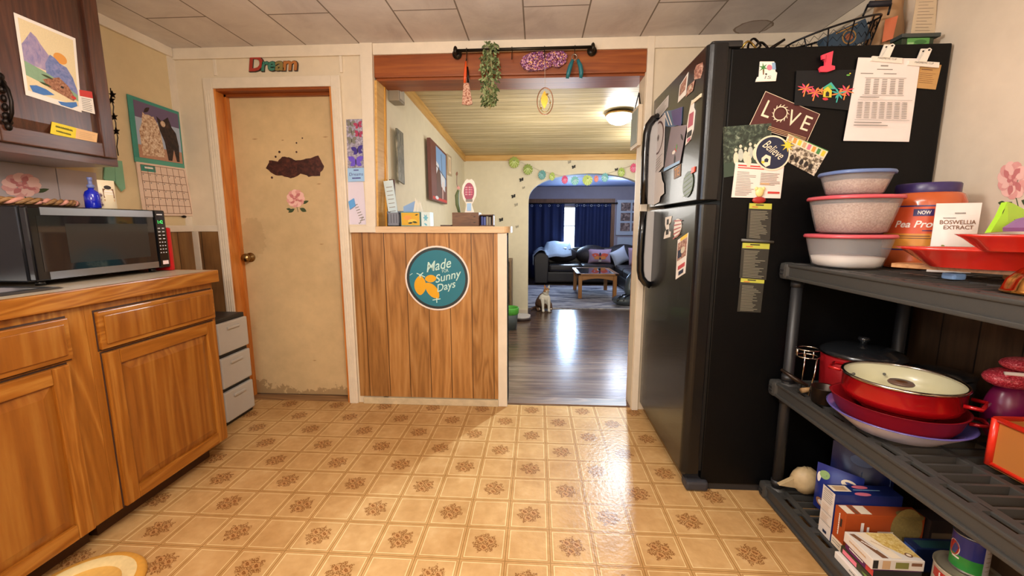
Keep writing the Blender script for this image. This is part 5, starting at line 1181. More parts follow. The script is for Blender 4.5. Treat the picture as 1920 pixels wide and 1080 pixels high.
gbox('purple_carton', 1.058, 1.225, .1195, 1.2, 1.345, .145, M('plum_carton', '5c1c54', .45), 'plum carton under the cream one in the front stack', left=[(WHT, scr(.4, .5, .5, .4)), (RED, rc(.75, .1, 1, .9))], frontf=[(DK, rc(0, 0, 1, 1))])
FOOD = MP('noodle_picture', [(.3, 'b88a3c'), (.5, 'd8b868'), (.7, 'ecd8a0')], 120, .5, detail=5)
gbox('cream_carton', 1.05, 1.225, .1465, 1.205, 1.345, .182, WH2, 'cream carton with a noodle picture on top of the front stack',
     left=[(TAN, scr(.5, .5, .6, .3))], top=[(BRN, [(.04, .1), (.14, .1), (.34, .95), (.22, .95)]), (WHT, scr(.19, .52, .34, .07, rot=-68)), (CREAMP, [(.2, .05), (.45, .05), (.6, .95), (.4, .95)]), (TAN, scr(.42, .5, .36, .05, rot=-60)), (FOOD, [(.4, .03), (.97, .03), (.98, .9), (.7, .8), (.5, .5)]), (BRN, ell(.8, .82, .07, .08, 12)), (CREAMP, ell(.8, .82, .04, .05, 12))],
     frontf=[(DK, rc(.02, .1, .12, .9)), (TAN, rc(.2, .1, .35, .9)), (M('olive_mark'), rc(.45, .2, .7, .8)), (BRN, rc(.75, .2, .95, .5))])
gbox('navy_carton', 1.262, 1.315, zb, 1.44, 1.366, .152, M('navy_carton_card', '16244c', .4), 'navy carton behind the big white can', left=[(M('mid_blue_print', '3a58a0', .4), rc(.1, .1, .9, .35)), (M('mid_blue_print'), rc(.1, .5, .8, .6))], top=[(M('teal_print', '24484c', .4), rc(.1, .2, .9, .9))])
# blue bags behind
BBG = M('royal_blue_film', '1f2f80', .3, nz=.1)
mb = MB(); pouch(mb, 1.20, 1.595, zb, .15, .19, .10, BBG, [(CREAMP, ell(.72, .2, .16, .07, 16)), (M('pale_green_print', '8aa868', .5), ell(.2, .2, .12, .08)), (WHT, ell(.08, .28, .05, .1)), (M('food_print', 'a87858', .5), ell(.25, .75, .16, .1)), (WHT, ell(.25, .75, .1, .06))], (-.75, -.66), bulge=1.3)
solo('blue_food_bag', mb, 'royal blue food bag standing behind the blue carton', 'bag')
mb = MB(); pouch(mb, 1.33, 1.66, zb, .2, .25, .12, M('navy_film', '18245a', .35), [(M('greyblue_print', '5c6c94', .5), ell(.5, .2, .2, .08, 16)), (M('greyblue_print'), rc(.5, .35, .95, .5))], (-.6, -.8), bulge=1.2)
solo('navy_food_bag', mb, 'navy food bag at the back of the bottom shelf', 'bag')
mb = MB(); tf = M('tan_wrinkled_film', 'b8a078', .5, nz=.25, nscale=40); mb.ball((1.16, 1.725, zb+.06), (.06, .045, .058), tf, 18, 10, jit=.12); mb.prism([(1.045, zb+.04), (1.12, zb+.03), (1.13, zb+.09)], 'y', 1.71, 1.73, tf)
solo('tan_food_bag', mb, 'crumpled tan bag at the fridge end of the bottom shelf', 'bag')
# cans
b1c = Vector((1.264, 1.160, zb)); t = thing('big_can', 'big white can with red lettering at the near end of the bottom shelf', 'can', tuple(b1c))
TINM = M('tin_lid', 'b8ac94', .35, .7); 
MB().lathe([(0, 0), (.074, 0), (.075, .003), (.072, .006), (.072, .144), (.075, .147), (.075, .150)], b1c, M('cream_can_label', 'd8ccb8', .45), 48).build('body', t)
MB().lathe([(.075, .150), (.071, .151), (.069, .146), (.062, .146), (.06, .148), (.045, .146), (.043, .148), (.02, .146), (0, .146)], b1c, TINM, 48).build('tin_lid', t)
mb = MB(); fa = -math.radians(46.5); RB = M('red_can_band', 'b03024', .45)
curved(mb, b1c, .0725, .108, .136, RB, fa-1.2, fa+.9); ctext(mb, b1c, .0729, 'HOVER', fa-.25, .122, .09, .019, WHT, off=.03)
for k in range(5): curved(mb, b1c, .0726, .094-k*.011, .097-k*.011, GREY, fa-.8, fa+.1+.1*(k % 3))
mb.build('label', t)
c2 = Vector((1.268, 1.168, zb+.1515)); t = thing('tomato_can', 'blue and green can standing on the big white can', 'can', tuple(c2))
CB_ = M('can_royal_blue', '222c80', .3, coat=.2); CG = M('can_green', '2c8c3c', .3, coat=.2)
MB().lathe([(0, 0), (.041, 0), (.0415, .002), (.040, .004), (.040, .106), (.0415, .108), (.0415, .11), (.039, .108), (0, .107)], c2, M('tin_metal', 'a8acb4', .3, .9), 40).build('body', t)
mb = MB(); curved(mb, c2, .0404, .045, .105, CB_, fa-1.5, fa+.75); curved(mb, c2, .0404, .005, .045, CG, fa-1.5, fa+.75); curved(mb, c2, .0404, .005, .105, M('can_white_panel', 'a8a8b4', .4), fa+.75, fa+1.6)
def cell(mb, c, r, a, z, w, h, m): mb.add([(c.x+r*math.sin(a+x/r), c.y-r*math.cos(a+x/r), c.z+z+y) for x, y in ell(0, 0, w, h, 20)], [list(range(20))], m)
cell(mb, c2, .0407, fa-.95, .06, .018, .024, WHT); cell(mb, c2, .0410, fa-.95, .06, .016, .022, M('tomato_red', 'b02820', .4)); curved(mb, c2, .0407, .033, .038, WHT, fa-1.0, fa-.5)
for k in range(6): curved(mb, c2, .0406, .09-k*.014, .093-k*.014, GREY, fa+.9, fa+1.3)
mb.build('label', t)

# ================================================================== THE OPENING: ROD, HANGING THINGS, BAR TOP
BRZ = M('dark_bronze_rod', '2e2820', .35, .7)
yr = 2.6; rodz = 2.214
t = thing('curtain_rod', 'short dark bronze rod on round brackets above the pine beam', 'rod', (-.09, yr, rodz))
MB().cyl((-.485, yr, rodz), (.31, yr, rodz+.002), .009, BRZ, 14).build('bar', t)
for xx in (-.485, .31):
    MB().cyl((xx, yr, rodz), (xx, YW-.0165, rodz), .008, BRZ, 12).cyl((xx, YW-.024, rodz), (xx, YW-.0165, rodz), .028, BRZ, 24).ball((xx, yr, rodz), (.013, .02, .026), BRZ, 14, 10).build('bracket', t)
HK = {}
for k, px in enumerate((875, 960, 1021, 1078)):
    x = at(px, 92, 'y', yr).x; mb = MB()
    mb.tube([(x, yr+.012*math.sin(a), rodz+.012*math.cos(a)) for a in [-2.2+i*.5 for i in range(10)]]+[(x, yr-.004, rodz-.03), (x, yr-.002, rodz-.05), (x, yr-.014, rodz-.058), (x, yr-.022, rodz-.05)], .0026, BRZ, 6)
    w = ('leftmost hook, holding the orange-handled pouch', 'empty hook right of the greenery', 'hook above the hanging gold ornament', 'rightmost hook, holding the teal shears')[k]
    HK[k] = x; solo('hook', mb, 'small dark S-'+w, 'hook', 'hooks on the bronze rod')
FL = MP('floral_fabric', [(.3, '5c2c24'), (.45, 'a86a50'), (.6, 'd8b8a0'), (.75, '7a4a3c')], 110, .7)
ORH = M('orange_handle', 'd8501c', .4)
x = HK[0]; t = thing('scissor_pouch', 'floral pouch with an orange handle hanging from the left end of the rod', 'pouch', (x, yr, 1.9))
MB().prism([(x-.018, 2.03), (x+.012, 2.03), (x+.032, 1.915), (x+.01, 1.908), (x-.03, 1.912)], 'y', yr-.02, yr-.002, FL).build('pouch', t)
MB().tube([(x-.004, yr-.012, 2.15), (x-.006, yr-.012, 2.11), (x-.01, yr-.012, 2.07), (x-.012, yr-.012, 2.03)], [.005, .009, .009, .008], ORH, 8).build('handle', t)
MB().tube([(x+.004, yr-.012, 2.12), (x+.008, yr-.012, 2.08), (x+.008, yr-.012, 2.03)], .006, IRON, 8).tube([(x-.004, yr-.012, 2.15), (x, yr-.016, 2.163)], .0015, IRON, 5).build('inner_handle', t)
# greenery
LG = [M('leaf_olive', '5c6a3a', .6, nz=.2), M('leaf_deep', '44562c', .6, nz=.2), M('leaf_pale', '8c9a68', .6, nz=.2)]
rg = random.Random(11); mb = MB()
gx0, gx1 = at(902, 150, 'y', yr).x, at(938, 150, 'y', yr).x; gcx = (gx0+gx1)/2
for i in range(430):
    z = 2.255-rg.random()*.345; tt = (2.255-z)/.345; wd = .036+.02*math.sin(PI*min(1, tt*1.2))
    c = Vector((gcx+rg.uniform(-1, 1)*wd-.008*tt, yr+.0+rg.uniform(-1, 1)*.028-.012, z)); L = rg.uniform(.018, .032); a = rg.uniform(0, 2*PI)
    d = Vector((math.cos(a), rg.uniform(-.7, .5), -.6-rg.random()*.8)).normalized(); s_ = d.cross(Vector((0, -1, .3))).normalized()*L*.24; nrm = d.cross(s_).normalized()*L*.07
    mb.add([c, c+d*L*.5+s_+nrm, c+d*L, c+d*L*.5-s_+nrm, c+d*L*.5-nrm], [(0, 1, 4), (1, 2, 4), (0, 4, 3), (4, 2, 3)], LG[i % 3])
for i in range(9): xx = gcx+rg.uniform(-.02, .02); mb.tube([(xx, yr-.01, 2.21), (xx+rg.uniform(-.01, .01), yr-.014, 2.05), (xx+rg.uniform(-.02, .02), yr-.01, 1.88+rg.random()*.03)], .0015, M('pale_stem', 'a8a070', .6), 5)
solo('hanging_greenery', mb, 'bushy bunch of artificial greenery hanging over the rod', 'plant')
# sequin pouch on the beam
SQ = MP('purple_sequins', [(.1, '5a2438'), (.35, 'a05a78'), (.55, 'd8a8c0'), (.7, '7c4a8c'), (.9, 'e8b070')], 190, .25, 'cells')
xa, xb = at(975, 115, 'y', 2.65).x, at(1064, 115, 'y', 2.65).x
pts = [(xa, 2.155), (xa+.02, 2.19), (xa+.07, 2.21), (xa+.13, 2.215), (xa+.16, 2.2), (xa+.19, 2.215), (xb-.03, 2.215), (xb, 2.19), (xb-.01, 2.15), (xb-.05, 2.125), (xa+.19, 2.135), (xa+.15, 2.115), (xa+.05, 2.11), (xa+.02, 2.125)]
solo('sequin_pouch', MB().prism(pts, 'y', 2.638, 2.662, SQ), 'shimmering purple sequin pouch lying against the pine beam', 'pouch')
x = HK[3]; TLH = M('teal_handle', '1f6a74', .4); mb = MB()
mb.tube([(x-.012, yr-.014, 2.145), (x-.026, yr-.014, 2.11), (x-.035, yr-.014, 2.075), (x-.042, yr-.014, 2.045)], [.009, .013, .013, .009], TLH, 10).tube([(x+.016, yr-.014, 2.145), (x+.032, yr-.014, 2.11), (x+.038, yr-.014, 2.075), (x+.036, yr-.014, 2.045)], [.009, .013, .013, .009], TLH, 10)
t = thing('garden_shears', 'teal-handled shears hanging from the right end of the rod', 'shears', (x, yr, 2.04)); mb.build('handles', t)
MB().tube([(x-.004+.014*math.cos(a), yr-.016, 2.158+.016*math.sin(a)) for a in [2*PI*i/16 for i in range(16)]], .003, STL, 6, True).build('ring', t)
# gold ornament
oc = at(1022, 190, 'y', yr-.02); GO = M('gold_wire', 'b8923c', .25, 1); t = thing('gold_ornament', 'oval gold wire ornament with a leaf hanging on a thread in the opening', 'ornament', tuple(oc))
MB().tube([(oc.x+.046*math.cos(a), oc.y, oc.z+.074*math.sin(a)) for a in [2*PI*i/32 for i in range(32)]], .0032, M('copper_wire', '9c6c50', .3, .8), 6, True).tube([(oc.x+.034*math.cos(a)*.9, oc.y+.01*math.sin(a), oc.z-.012+.05*math.sin(a)) for a in [2*PI*i/24 for i in range(24)]], .0015, GO, 6, True).build('hoop', t)
mb = MB(); mb.prism([(oc.x-.004+u, oc.z+.008-v) for u, v in leaf2(0, -.05, .1, .04, 90, 8)], 'y', oc.y-.003, oc.y+.003, GO); 
for i in range(5): mb.ball((oc.x+.03*math.cos(i*1.3), oc.y-.004, oc.z+.05*math.sin(i*1.9)-.01), .005, GO, 8, 6)
mb.build('leaf', t, label='gold leaf charm'); MB().tube([(oc.x, oc.y, oc.z+.072), (HK[2], yr-.016, rodz-.058)], .0009, M('pale_thread', 'd0c8b8', .6), 4).build('thread', t)

# bar top
BT = wood('pale_bar_top', ('c09a70', 'd8b68c', 'e2c6a0'), 'x', 1, .35, .25, rings=4)
r_ = .05; x0, x1, y0, y1 = -1.03, -.168, YW-.026, YW+.25
pts = [(x0, y0), (x1-r_, y0)]+[(x1-r_+r_*math.sin(a), y0+r_-r_*math.cos(a)) for a in [PI/2*i/6 for i in range(1, 7)]]+[(x1, y1-r_)]+[(x1-r_+r_*math.cos(a), y1-r_+r_*math.sin(a)) for a in [PI/2*i/6 for i in range(1, 7)]]+[(-.97, y1), (-.97, YW+.16), (x0+.045, YW+.15), (x0+.045, YW), (x0, YW)]
bt_ = MB().prism(pts[:-5]+[(-.97, y1), (-.975, YW+.0), (x0, YW)], 'z', 1.159, 1.199, BT)
o = solo('bar_top', bt_, 'pale wooden bar top with a rounded end on the panelled half wall', 'countertop')
BZ = 1.2
# grey organiser with tubes and papers
def bpx(px, y): return at(px, 420, 'y', y).x
GP = M('grey_organiser_plastic', '787c88', .4); t = thing('desk_organiser', 'grey slotted organiser at the left end of the bar top', 'organiser', (-.95, 2.74, BZ))
xl, xr = -.972, bpx(749, 2.7)
mb = MB().box(xl, 2.70, BZ, xr, 2.705, BZ+.088, GP).box(xl, 2.79, BZ, xr, 2.795, BZ+.1, GP).box(xl, 2.70, BZ, xl+.004, 2.795, BZ+.095, GP).box(xr-.004, 2.70, BZ, xr, 2.795, BZ+.095, GP).box(xl, 2.70, BZ, xr, 2.795, BZ+.005, GP)
for k in range(5): mb.box(xl+.006+k*.018, 2.699, BZ+.02, xl+.010+k*.018, 2.7005, BZ+.078, M('dark_slot', '4c4e58', .6))
mb.build('box', t)
mb = MB(); R = Matrix.Translation((-.94, 2.76, BZ+.007)) @ Matrix.Rotation(-.12, 4, 'Y'); PB = M('pale_blue_paper', 'c8dce4', .5)
mb.box(-.032, -.004, 0, .03, .004, .29, PB, 0, R)
for k in range(7): mb.box(-.02, -.005, .09+k*.026, .02, -.0041, .094+k*.026, GREY, 0, R)
mb.box(-.025, -.005, .055, .024, -.0041, .075, PINKP, 0, R)
solo('long_leaflet', mb, 'tall pale leaflet standing in the grey organiser', 'leaflet')
solo('dark_board', MB().box(-1.005, 2.823, BZ, -.955, 2.835, BZ+.31, M('dark_brown_board', '4a2618', .5), .002), 'dark brown board leaning in the corner behind the organiser', 'board')
solo('blue_envelope', card(MB(), (-.895, 2.805, BZ+.13), (-.80, 2.815, BZ+.175), (-.80, 2.815, BZ+.06), (-.895, 2.805, BZ+.03), .002, M('soft_blue_paper', '8cacd8', .6), []), 'soft blue envelope behind the grey organiser', 'envelope')
xa, xb, xc = bpx(752, 2.7), bpx(788, 2.7), bpx(808, 2.76)
t = thing('tissue_box', 'teal-edged tissue box with a yellow lemon print on the bar top', 'tissue box', ((xa+xb)/2, 2.74, BZ)); TB = M('teal_box_card', '5c8c8c', .5)
mb = MB().box(xa, 2.70, BZ, xb, 2.80, BZ+.092, TB, .002)
card(mb, (xa+.004, 2.70, BZ+.086), (xb-.004, 2.70, BZ+.086), (xb-.004, 2.70, BZ+.006), (xa+.004, 2.70, BZ+.006), .0006, M('lemon_yellow_print', 'd8a828', .5), [(ORG, ell(.35, .4, .22, .2, 14)), (M('lemon_yellow_2', 'e8c44c', .5), ell(.6, .65, .25, .15, 14)), (LEAFD, leaf2(.75, .2, .2, .1, -20)), (LEAFD, leaf2(.35, .85, .3, .14, -15)), (LEAFD, leaf2(.6, .7, .3, .16, 20)), (NAVY, ell(.5, .8, .05, .06, 8))])
mb.build('box', t)
TIS = M('white_tissue', 'e8e4d8', .8); mb = MB(); 
for dx, hh in ((0, .085), (.022, .07)):
    mb.surf([[(xb-.035+dx+.02*math.cos(a)*(1.4-k*.35)*.8, 2.75+.018*math.sin(a*2)*(1-k*.3), BZ+.09+hh*k/3+(.01*math.sin(3*a) if k == 3 else 0)) for a in [PI*i/10 for i in range(11)]] for k in range(4)], TIS)
mb.build('tissue', t)
xn = xb+.004
mb = MB().box(xn, 2.712, BZ, xc+.008, 2.80, BZ+.09, M('white_blue_card', 'd4e4e4', .5), .002); card(mb, (xn, 2.712, BZ+.09), (xc+.008, 2.712, BZ+.09), (xc+.008, 2.712, BZ), (xn, 2.712, BZ), .0006, M('white_blue_card'), [(M('aqua_print', '6cb4cc', .5), star(.5, .4, .3, .15, 6)), (M('aqua_print'), leaf2(.3, .8, .4, .15, 20))])
solo('white_box', mb, 'white box with aqua print right of the yellow tissue box', 'box')
xa, xb, xc = bpx(848, 2.72), bpx(898, 2.72), bpx(921, 2.80); BRW = wood('brown_wood_box', ('4a3020', '6b4830', '7c5a3c'), 'x', 2, .5, .3)
t = thing('wooden_organiser', 'brown wooden organiser with an open end on the bar top', 'organiser', ((xa+xb)/2, 2.78, BZ))
MB().box(xa, 2.72, BZ, xb, 2.84, BZ+.088, BRW, .003).build('body', t)
MB().box(xb-.05, 2.717, BZ+.008, xb-.006, 2.7195, BZ+.04, BRW).box(xb-.05, 2.717, BZ+.046, xb-.006, 2.7195, BZ+.08, BRW).box(xb-.034, 2.714, BZ+.022, xb-.022, 2.717, BZ+.026, DK).box(xb-.034, 2.714, BZ+.06, xb-.022, 2.717, BZ+.064, DK).build('drawer', t)
MB().box(xb, 2.76, BZ, xb+.09, 2.84, BZ+.006, BRW).box(xb, 2.76, BZ+.07, xb+.09, 2.84, BZ+.076, BRW).box(xb+.084, 2.76, BZ, xb+.09, 2.84, BZ+.075, BRW).box(xb, 2.834, BZ, xb+.09, 2.84, BZ+.075, BRW).build('open_tray', t)
for k, (c_, nm) in enumerate((('2c3c88', 'dark blue'), ('44549c', 'mid blue'), ('8c8478', 'grey'), ('7c7468', 'taupe'))):
    solo('small_book', MB().box(xb+.008+k*.017, 2.765, BZ+.0065, xb+.022+k*.017, 2.83, BZ+.064-.004*(k % 2), M('book_'+nm, c_, .5), .001), 'small %s book standing in the open end of the wooden organiser' % nm, 'book', 'small books in the wooden organiser')
solo('flat_dark_case', MB().box(bpx(826, 2.72), 2.71, BZ, bpx(847, 2.72)-.002, 2.79, BZ+.008, M('dark_case', '4c342a', .5), .002), 'flat dark case left of the wooden organiser', 'case')
q = [(at(866, 333, 'y', 2.76).x, 2.76, BZ+.302), (at(893, 333, 'y', 2.76).x, 2.76, BZ+.302), (at(893, 398, 'y', 2.76).x, 2.76, BZ+.0885), (at(866, 398, 'y', 2.76).x, 2.76, BZ+.0885)]
CR = M('crimson_print', '9c3c5c', .5, nz=.3, nscale=120); sh = [(CR, ell(.5, .38, .36, .27, 20))]+[(PINKP if i % 2 else M('pale_pink_print', 'e8b8c4', .5), ell(.3+.13*(i % 4), .25+.07*(i//4), .045, .022, 8)) for i in range(16)]+[(GREY, rc(.28, .6, .75, .68)), (BLU, rc(.36, .72, .66, .95))]
solo('flower_cutout', card(MB(), *q, .004, WHT, sh, [(.2, .08), (.35, 0), (.5, .03), (.68, 0), (.85, .08), (1, .3), (.98, .5), (.8, .68), (.68, .76), (.85, 1), (.2, 1), (.34, .76), (.1, .6), (0, .4), (.05, .2)]), 'white-edged crimson flower cutout standing on the wooden organiser', 'cutout')
vx = at(861, 380, 'y', 2.80).x; mb = MB(); CGR = M('muted_cactus_green', '5c6a44', .6, nz=.2, nscale=60)
mb.tube([(vx, 2.80, BZ+.088), (vx-.012, 2.80, BZ+.14), (vx-.014, 2.80, BZ+.2), (vx-.004, 2.80, BZ+.235)], [.008, .013, .014, .008], CGR, 10)
mb.tube([(vx-.006, 2.80, BZ+.235), (vx-.014, 2.80, BZ+.28), (vx-.012, 2.80, BZ+.33)], .002, M('twig', '6c4a44', .6), 6)
mb.prism([(vx-.002+u, BZ+.25+v) for u, v in star(0, 0, .018, .007, 5, .4)], 'y', 2.796, 2.80, M('dusty_pink', 'c88c84', .6)).prism([(vx-.014+u, BZ+.325+v) for u, v in leaf2(0, 0, .03, .014, 80)], 'y', 2.796, 2.80, BRN)
solo('cactus_ornament', mb, 'slender green ornament with a pink star behind the flower cutout', 'ornament')

# round lemon sign on the panelling
sc = at(820, 522, 'y', YW-.012); R0 = .211; mb = MB(); TEALS = M('sign_teal', '1f7488', .35); 
q = [(sc.x-R0, YW-.009, sc.z+R0), (sc.x+R0, YW-.009, sc.z+R0), (sc.x+R0, YW-.009, sc.z-R0), (sc.x-R0, YW-.009, sc.z-R0)]
LEM = M('sign_lemon', 'e0a41c', .4); MINT = M('sign_mint', 'bfe0d8', .4); SD = M('sign_dark', '27343a', .35)
def lemon(cx, cy, L, w, ang):
    a = math.radians(ang); o = []
    for i in range(24):
        b = 2*PI*i/24; u = L*math.cos(b)*(1+.12*abs(math.cos(b))**8); v = w*math.sin(b); o.append((cx+u*math.cos(a)-v*math.sin(a), cy+u*math.sin(a)+v*math.cos(a)))
    return o
def g2(x, y): return ((x-65)/930, (y-90)/950)
sh = [(SD, ell(.5, .5, .475, .475, 48)), (TEALS, ell(.5, .5, .435, .435, 48)),
      (LEM, lemon(*g2(280, 670), .135, .092, 92)), (LEM, lemon(*g2(435, 568), .08, .058, -5)), (LEM, lemon(*g2(455, 745), .135, .08, 52)),
      (MINT, ln(*g2(235, 490), *g2(355, 545), .014)), (MINT, ln(*g2(330, 480), *g2(270, 530), .016)), (MINT, ln(*g2(455, 885), *g2(570, 865), .014)), (MINT, ln(*g2(515, 850), *g2(515, 925), .014)), (MINT, ln(*g2(135, 520), *g2(175, 492), .008)), (MINT, ln(*g2(290, 520), *g2(282, 560), .01)),
      (MINT, T('Made', *g2(565, 365), .38, .15, rot=12, shear=.35, off=.008)), (MINT, T('FOR', *g2(650, 450), .10, .05, rot=10)), (MINT, T('Sunny', *g2(690, 545), .40, .16, rot=14, shear=.35, off=.008)), (MINT, T('Days', *g2(660, 690), .29, .15, rot=16, shear=.35, off=.008))]
solo('round_sign', card(mb, *q, .006, M('sign_white_rim', 'e8dcd4', .35), sh, ell(.5, .5, .5, .5, 48)), 'round teal sign reading Made for Sunny Days with lemons, on the half wall', 'sign')

# jamb things
mb = MB(); c = at(713, 205, 'y', 2.79); mb.tube([(c.x, 2.79, 2.03), (c.x+.006, 2.77, 2.0), (c.x-.004, 2.765, 1.96), (c.x+.004, 2.775, 1.9)], [.006, .01, .009, .005], IRON, 8).ball((c.x, 2.785, 1.98), (.012, .01, .018), IRON, 10, 8).box(c.x-.012, 2.79, 1.89, c.x+.012, 2.794, 2.03, IRON)
solo('iron_hook', mb, 'ornate dark iron hook on the left pine jamb', 'hook')
c = at(713, 253, 'y', 2.79); solo('jamb_plate', MB().box(c.x-.008, 2.788, c.z-.012, c.x+.008, 2.794, c.z+.012, M('white_plate', 'e8e0d0', .4), .002), 'tiny white plate below the iron hook on the jamb', 'plate')
HB_ = M('cream_frame_board', 'd8c8b0', .5); t = thing('hanging_board', 'small cream-framed grey board hanging on the right side of the opening', 'board', (.625, 2.77, 1.69))
mb = MB(); mb.box(.606, 2.70, 1.69, .63, 2.90, 1.93, HB_, .004).build('frame', t); MB().box(.602, 2.72, 1.71, .606, 2.88, 1.91, M('slate_grey_face', '8a9490', .5)).build('face', t)
MB().tube([(.618, 2.72, 1.93), (.625, 2.8, 2.02), (.618, 2.88, 1.93)], .004, IRON, 6).build('cord', t)

# ================================================================== MIDDLE ROOM
xm = -.965
LAMPM = M('frosted_glass_lit', 'f6f6ff', .5, emit=55); lx, ly = .72, 3.95; lz = czz(ly)-.004
t = thing('ceiling_lamp', 'lit frosted dome lamp on the plank ceiling', 'ceiling lamp', (lx, ly, lz-.1))
MB().lathe([(0, 0), (.10, 0), (.125, -.01), (.125, -.02), (.115, -.026), (0, -.026)], (lx, ly, lz), M('brass_lamp_ring', 'b89058', .3, .9), 40).build('ring', t, label='brass ring')
MB().lathe([(.112, -.026), (.11, -.05), (.085, -.08), (.045, -.098), (0, -.102)], (lx, ly, lz), LAMPM, 40).build('dome', t, label='glowing frosted dome')
q = [at(a, b, 'x', xm) for a, b in ((741, 240), (753, 250), (756, 346), (744, 338))]
solo('tall_picture', card(MB(), *q, .012, MP('grey_photo', [(.3, '3c3c34'), (.5, '6c6a5c'), (.7, '9a9684')], 40, .5, stretch=(1, 1, .4)), []), 'tall narrow grey picture on the middle room wall', 'picture')
q = [at(a, b, 'x', xm+.01) for a, b in ((800, 258), (832, 290), (833, 383), (804, 374))]
BR1 = M('canvas_red_brown', '6c3a34', .5, nz=.15); CS = M('canvas_blue_sky', '7ca4d4', .5); CW_ = M('canvas_white', 'd8dce4', .5); CBN = M('canvas_barn', '5c3c34', .5, nz=.2)
solo('barn_canvas', card(MB(), *q, .03, BR1, [(CS, rc(.3, .04, .93, .66)), (CW_, [(.3, .3), (.46, .34), (.44, .5), (.4, .55), (.3, .58)]), (CW_, [(.56, .42), (.86, .5), (.86, .78), (.6, .7)]), (CBN, [(.3, .52), (.46, .36), (.56, .5), (.62, .95), (.3, .95)]), (NAVY, ln(.3, .38, .95, .52, .02)), (NAVY, ln(.62, .1, .66, .5, .02)), (M('canvas_white2', 'e8c8c0', .5), ln(.7, .6, .68, .95, .05)), (RED, rc(.05, .93, .98, .98)), (CW_, ell(.3, .94, .1, .03))]), 'large red-brown barn canvas with blue sky on the middle room wall', 'picture')
q = [at(a, b, 'x', xm) for a, b in ((836, 288), (844, 294), (845, 331), (838, 328))]
solo('framed_picture', card(MB(), *q, .015, M('beige_frame', 'b8a484', .5), [(CREAMP, rc(.2, .1, .8, .9)), (TAN, rc(.4, .2, .6, .8))]), 'small beige framed picture right of the barn canvas', 'picture')
SPK = M('taupe_case', '8c8270', .5)
a = at(740, 180, 'x', xm+.05); t = thing('wall_speaker', 'small taupe box mounted high on the middle room wall near the beam', 'box', (xm, 2.97, 2.02))
MB().box(wxm(2.9)+.002, 2.87, 2.02, wxm(2.9)+.075, 2.99, 2.16, SPK, .006).build('case', t); MB().box(wxm(2.9)+.075, 2.885, 2.035, wxm(2.9)+.079, 2.975, 2.145, M('pale_grey_face', 'b0a898', .5), .003).build('face', t)
# leaf garland on the far wall
yg = 5.48; GCOL = [('a0b050', 'lime'), ('8ca048', 'lime'), ('5c9c9c', 'teal'), ('a8c058', 'lime'), ('d8487c', 'pink'), ('7cc0c0', 'aqua'), ('b8cc68', 'lime'), ('e07c6c', 'coral'), ('6cb0b4', 'aqua'), ('a0b850', 'lime'), ('e0587c', 'pink')]
pos = [(964, 306, 20), (990, 319, 19), (1016, 329, 17), (1035, 332, 15), (1059, 338, 15), (1078, 340, 16), (1102, 339, 19), (1118, 336, 12), (1134, 334, 16), (1165, 324, 16), (1188, 316, 16)]
t = thing('leaf_garland', 'garland of pink, teal and lime paper leaves across the arched opening', 'garland', tuple(at(1070, 330, 'y', yg)))
pp_ = [at(950, 300, 'y', yg)]+[at(x, y-s*.45, 'y', yg) for x, y, s in pos]; MB().tube(pp_, .002, M('pale_thread'), 4).build('string', t)
for i, ((x, y, s), (c_, nm)) in enumerate(zip(pos, GCOL)):
    c = at(x, y, 'y', yg-.006); r = s/785*5.5/2*1.25; mb = MB(); m = M('garland_'+nm+c_, c_, .6, nz=.15, nscale=90); rot = rg.uniform(-.5, .5); wd = (1, .95, .85, .7, .8, .95, 1, .7, .85, .8, .8)[i]; n = 26; ol = []
    for k in range(n):
        b = 2*PI*k/n; rr_ = r*(1 if k % 2 else .8)*(1-.25*abs(math.cos(b/2+PI/4))); ol.append((c.x+rr_*wd*math.cos(b+rot), c.z+rr_*math.sin(b+rot)))
    mb.prism(ol, 'y', c.y-.003, c.y+.003, m)
    LV2 = M('garland_light_'+nm, {'lime': 'dce8a0', 'teal': '9cc8c8', 'pink': 'f0a0bc', 'aqua': 'c8ecec', 'coral': 'f0b0a0'}[nm], .6)
    for k in range(5): b = rot-PI/2+(k-2)*.5; mb.prism([(c.x+u, c.z+v) for u, v in ln(0, r*.4, r*.75*math.cos(b)*wd, r*.4+r*1.0*math.sin(b), r*.08)], 'y', c.y-.0045, c.y-.003, LV2)
    mb.build('leaf', t, label=nm+' paper leaf')
# butterflies on the walls
def wb(x, y, s, label, dark=True):
    c = at(x, y, 'y', 5.505); m = M('butterfly_dark', '2c2a24', .6) if dark else M('butterfly_faded', 'b0a894', .6); mb = MB(); r = s/785*5.5
    for a in (35, 145, -30, 210):
        p = leaf2(0, 0, r*(.55 if a > 0 else .4), r*.4, a+15); mb.prism([(c.x+u, c.z+v) for u, v in p], 'y', c.y-.004, c.y-.002, m)
    solo('wall_butterfly', mb, label, 'butterfly', 'butterflies on the middle room wall')
wb(978, 337, 9, 'dark butterfly on the cream wall just below the second lime leaf')
wb(963, 368, 9, 'dark butterfly on the cream wall left of the arch, halfway down')
wb(940, 412, 9, 'dark butterfly on the cream wall directly above the bar top end')
wb(970, 425, 7, 'faint butterfly on the cream wall just right of the bar end', False)
wb(968, 384, 8, 'faint butterfly below the middle dark one left of the arch', False)
wb(1076, 313, 8, 'dark butterfly above the crown of the arch')
wb(1068, 304, 7, 'faint butterfly above the arch near the ceiling trim', False)
wb(982, 352, 6, 'faint butterfly below the topmost dark one left of the arch', False)
wb(1156, 318, 7, 'dark butterfly by the lime leaf at the right of the arch')
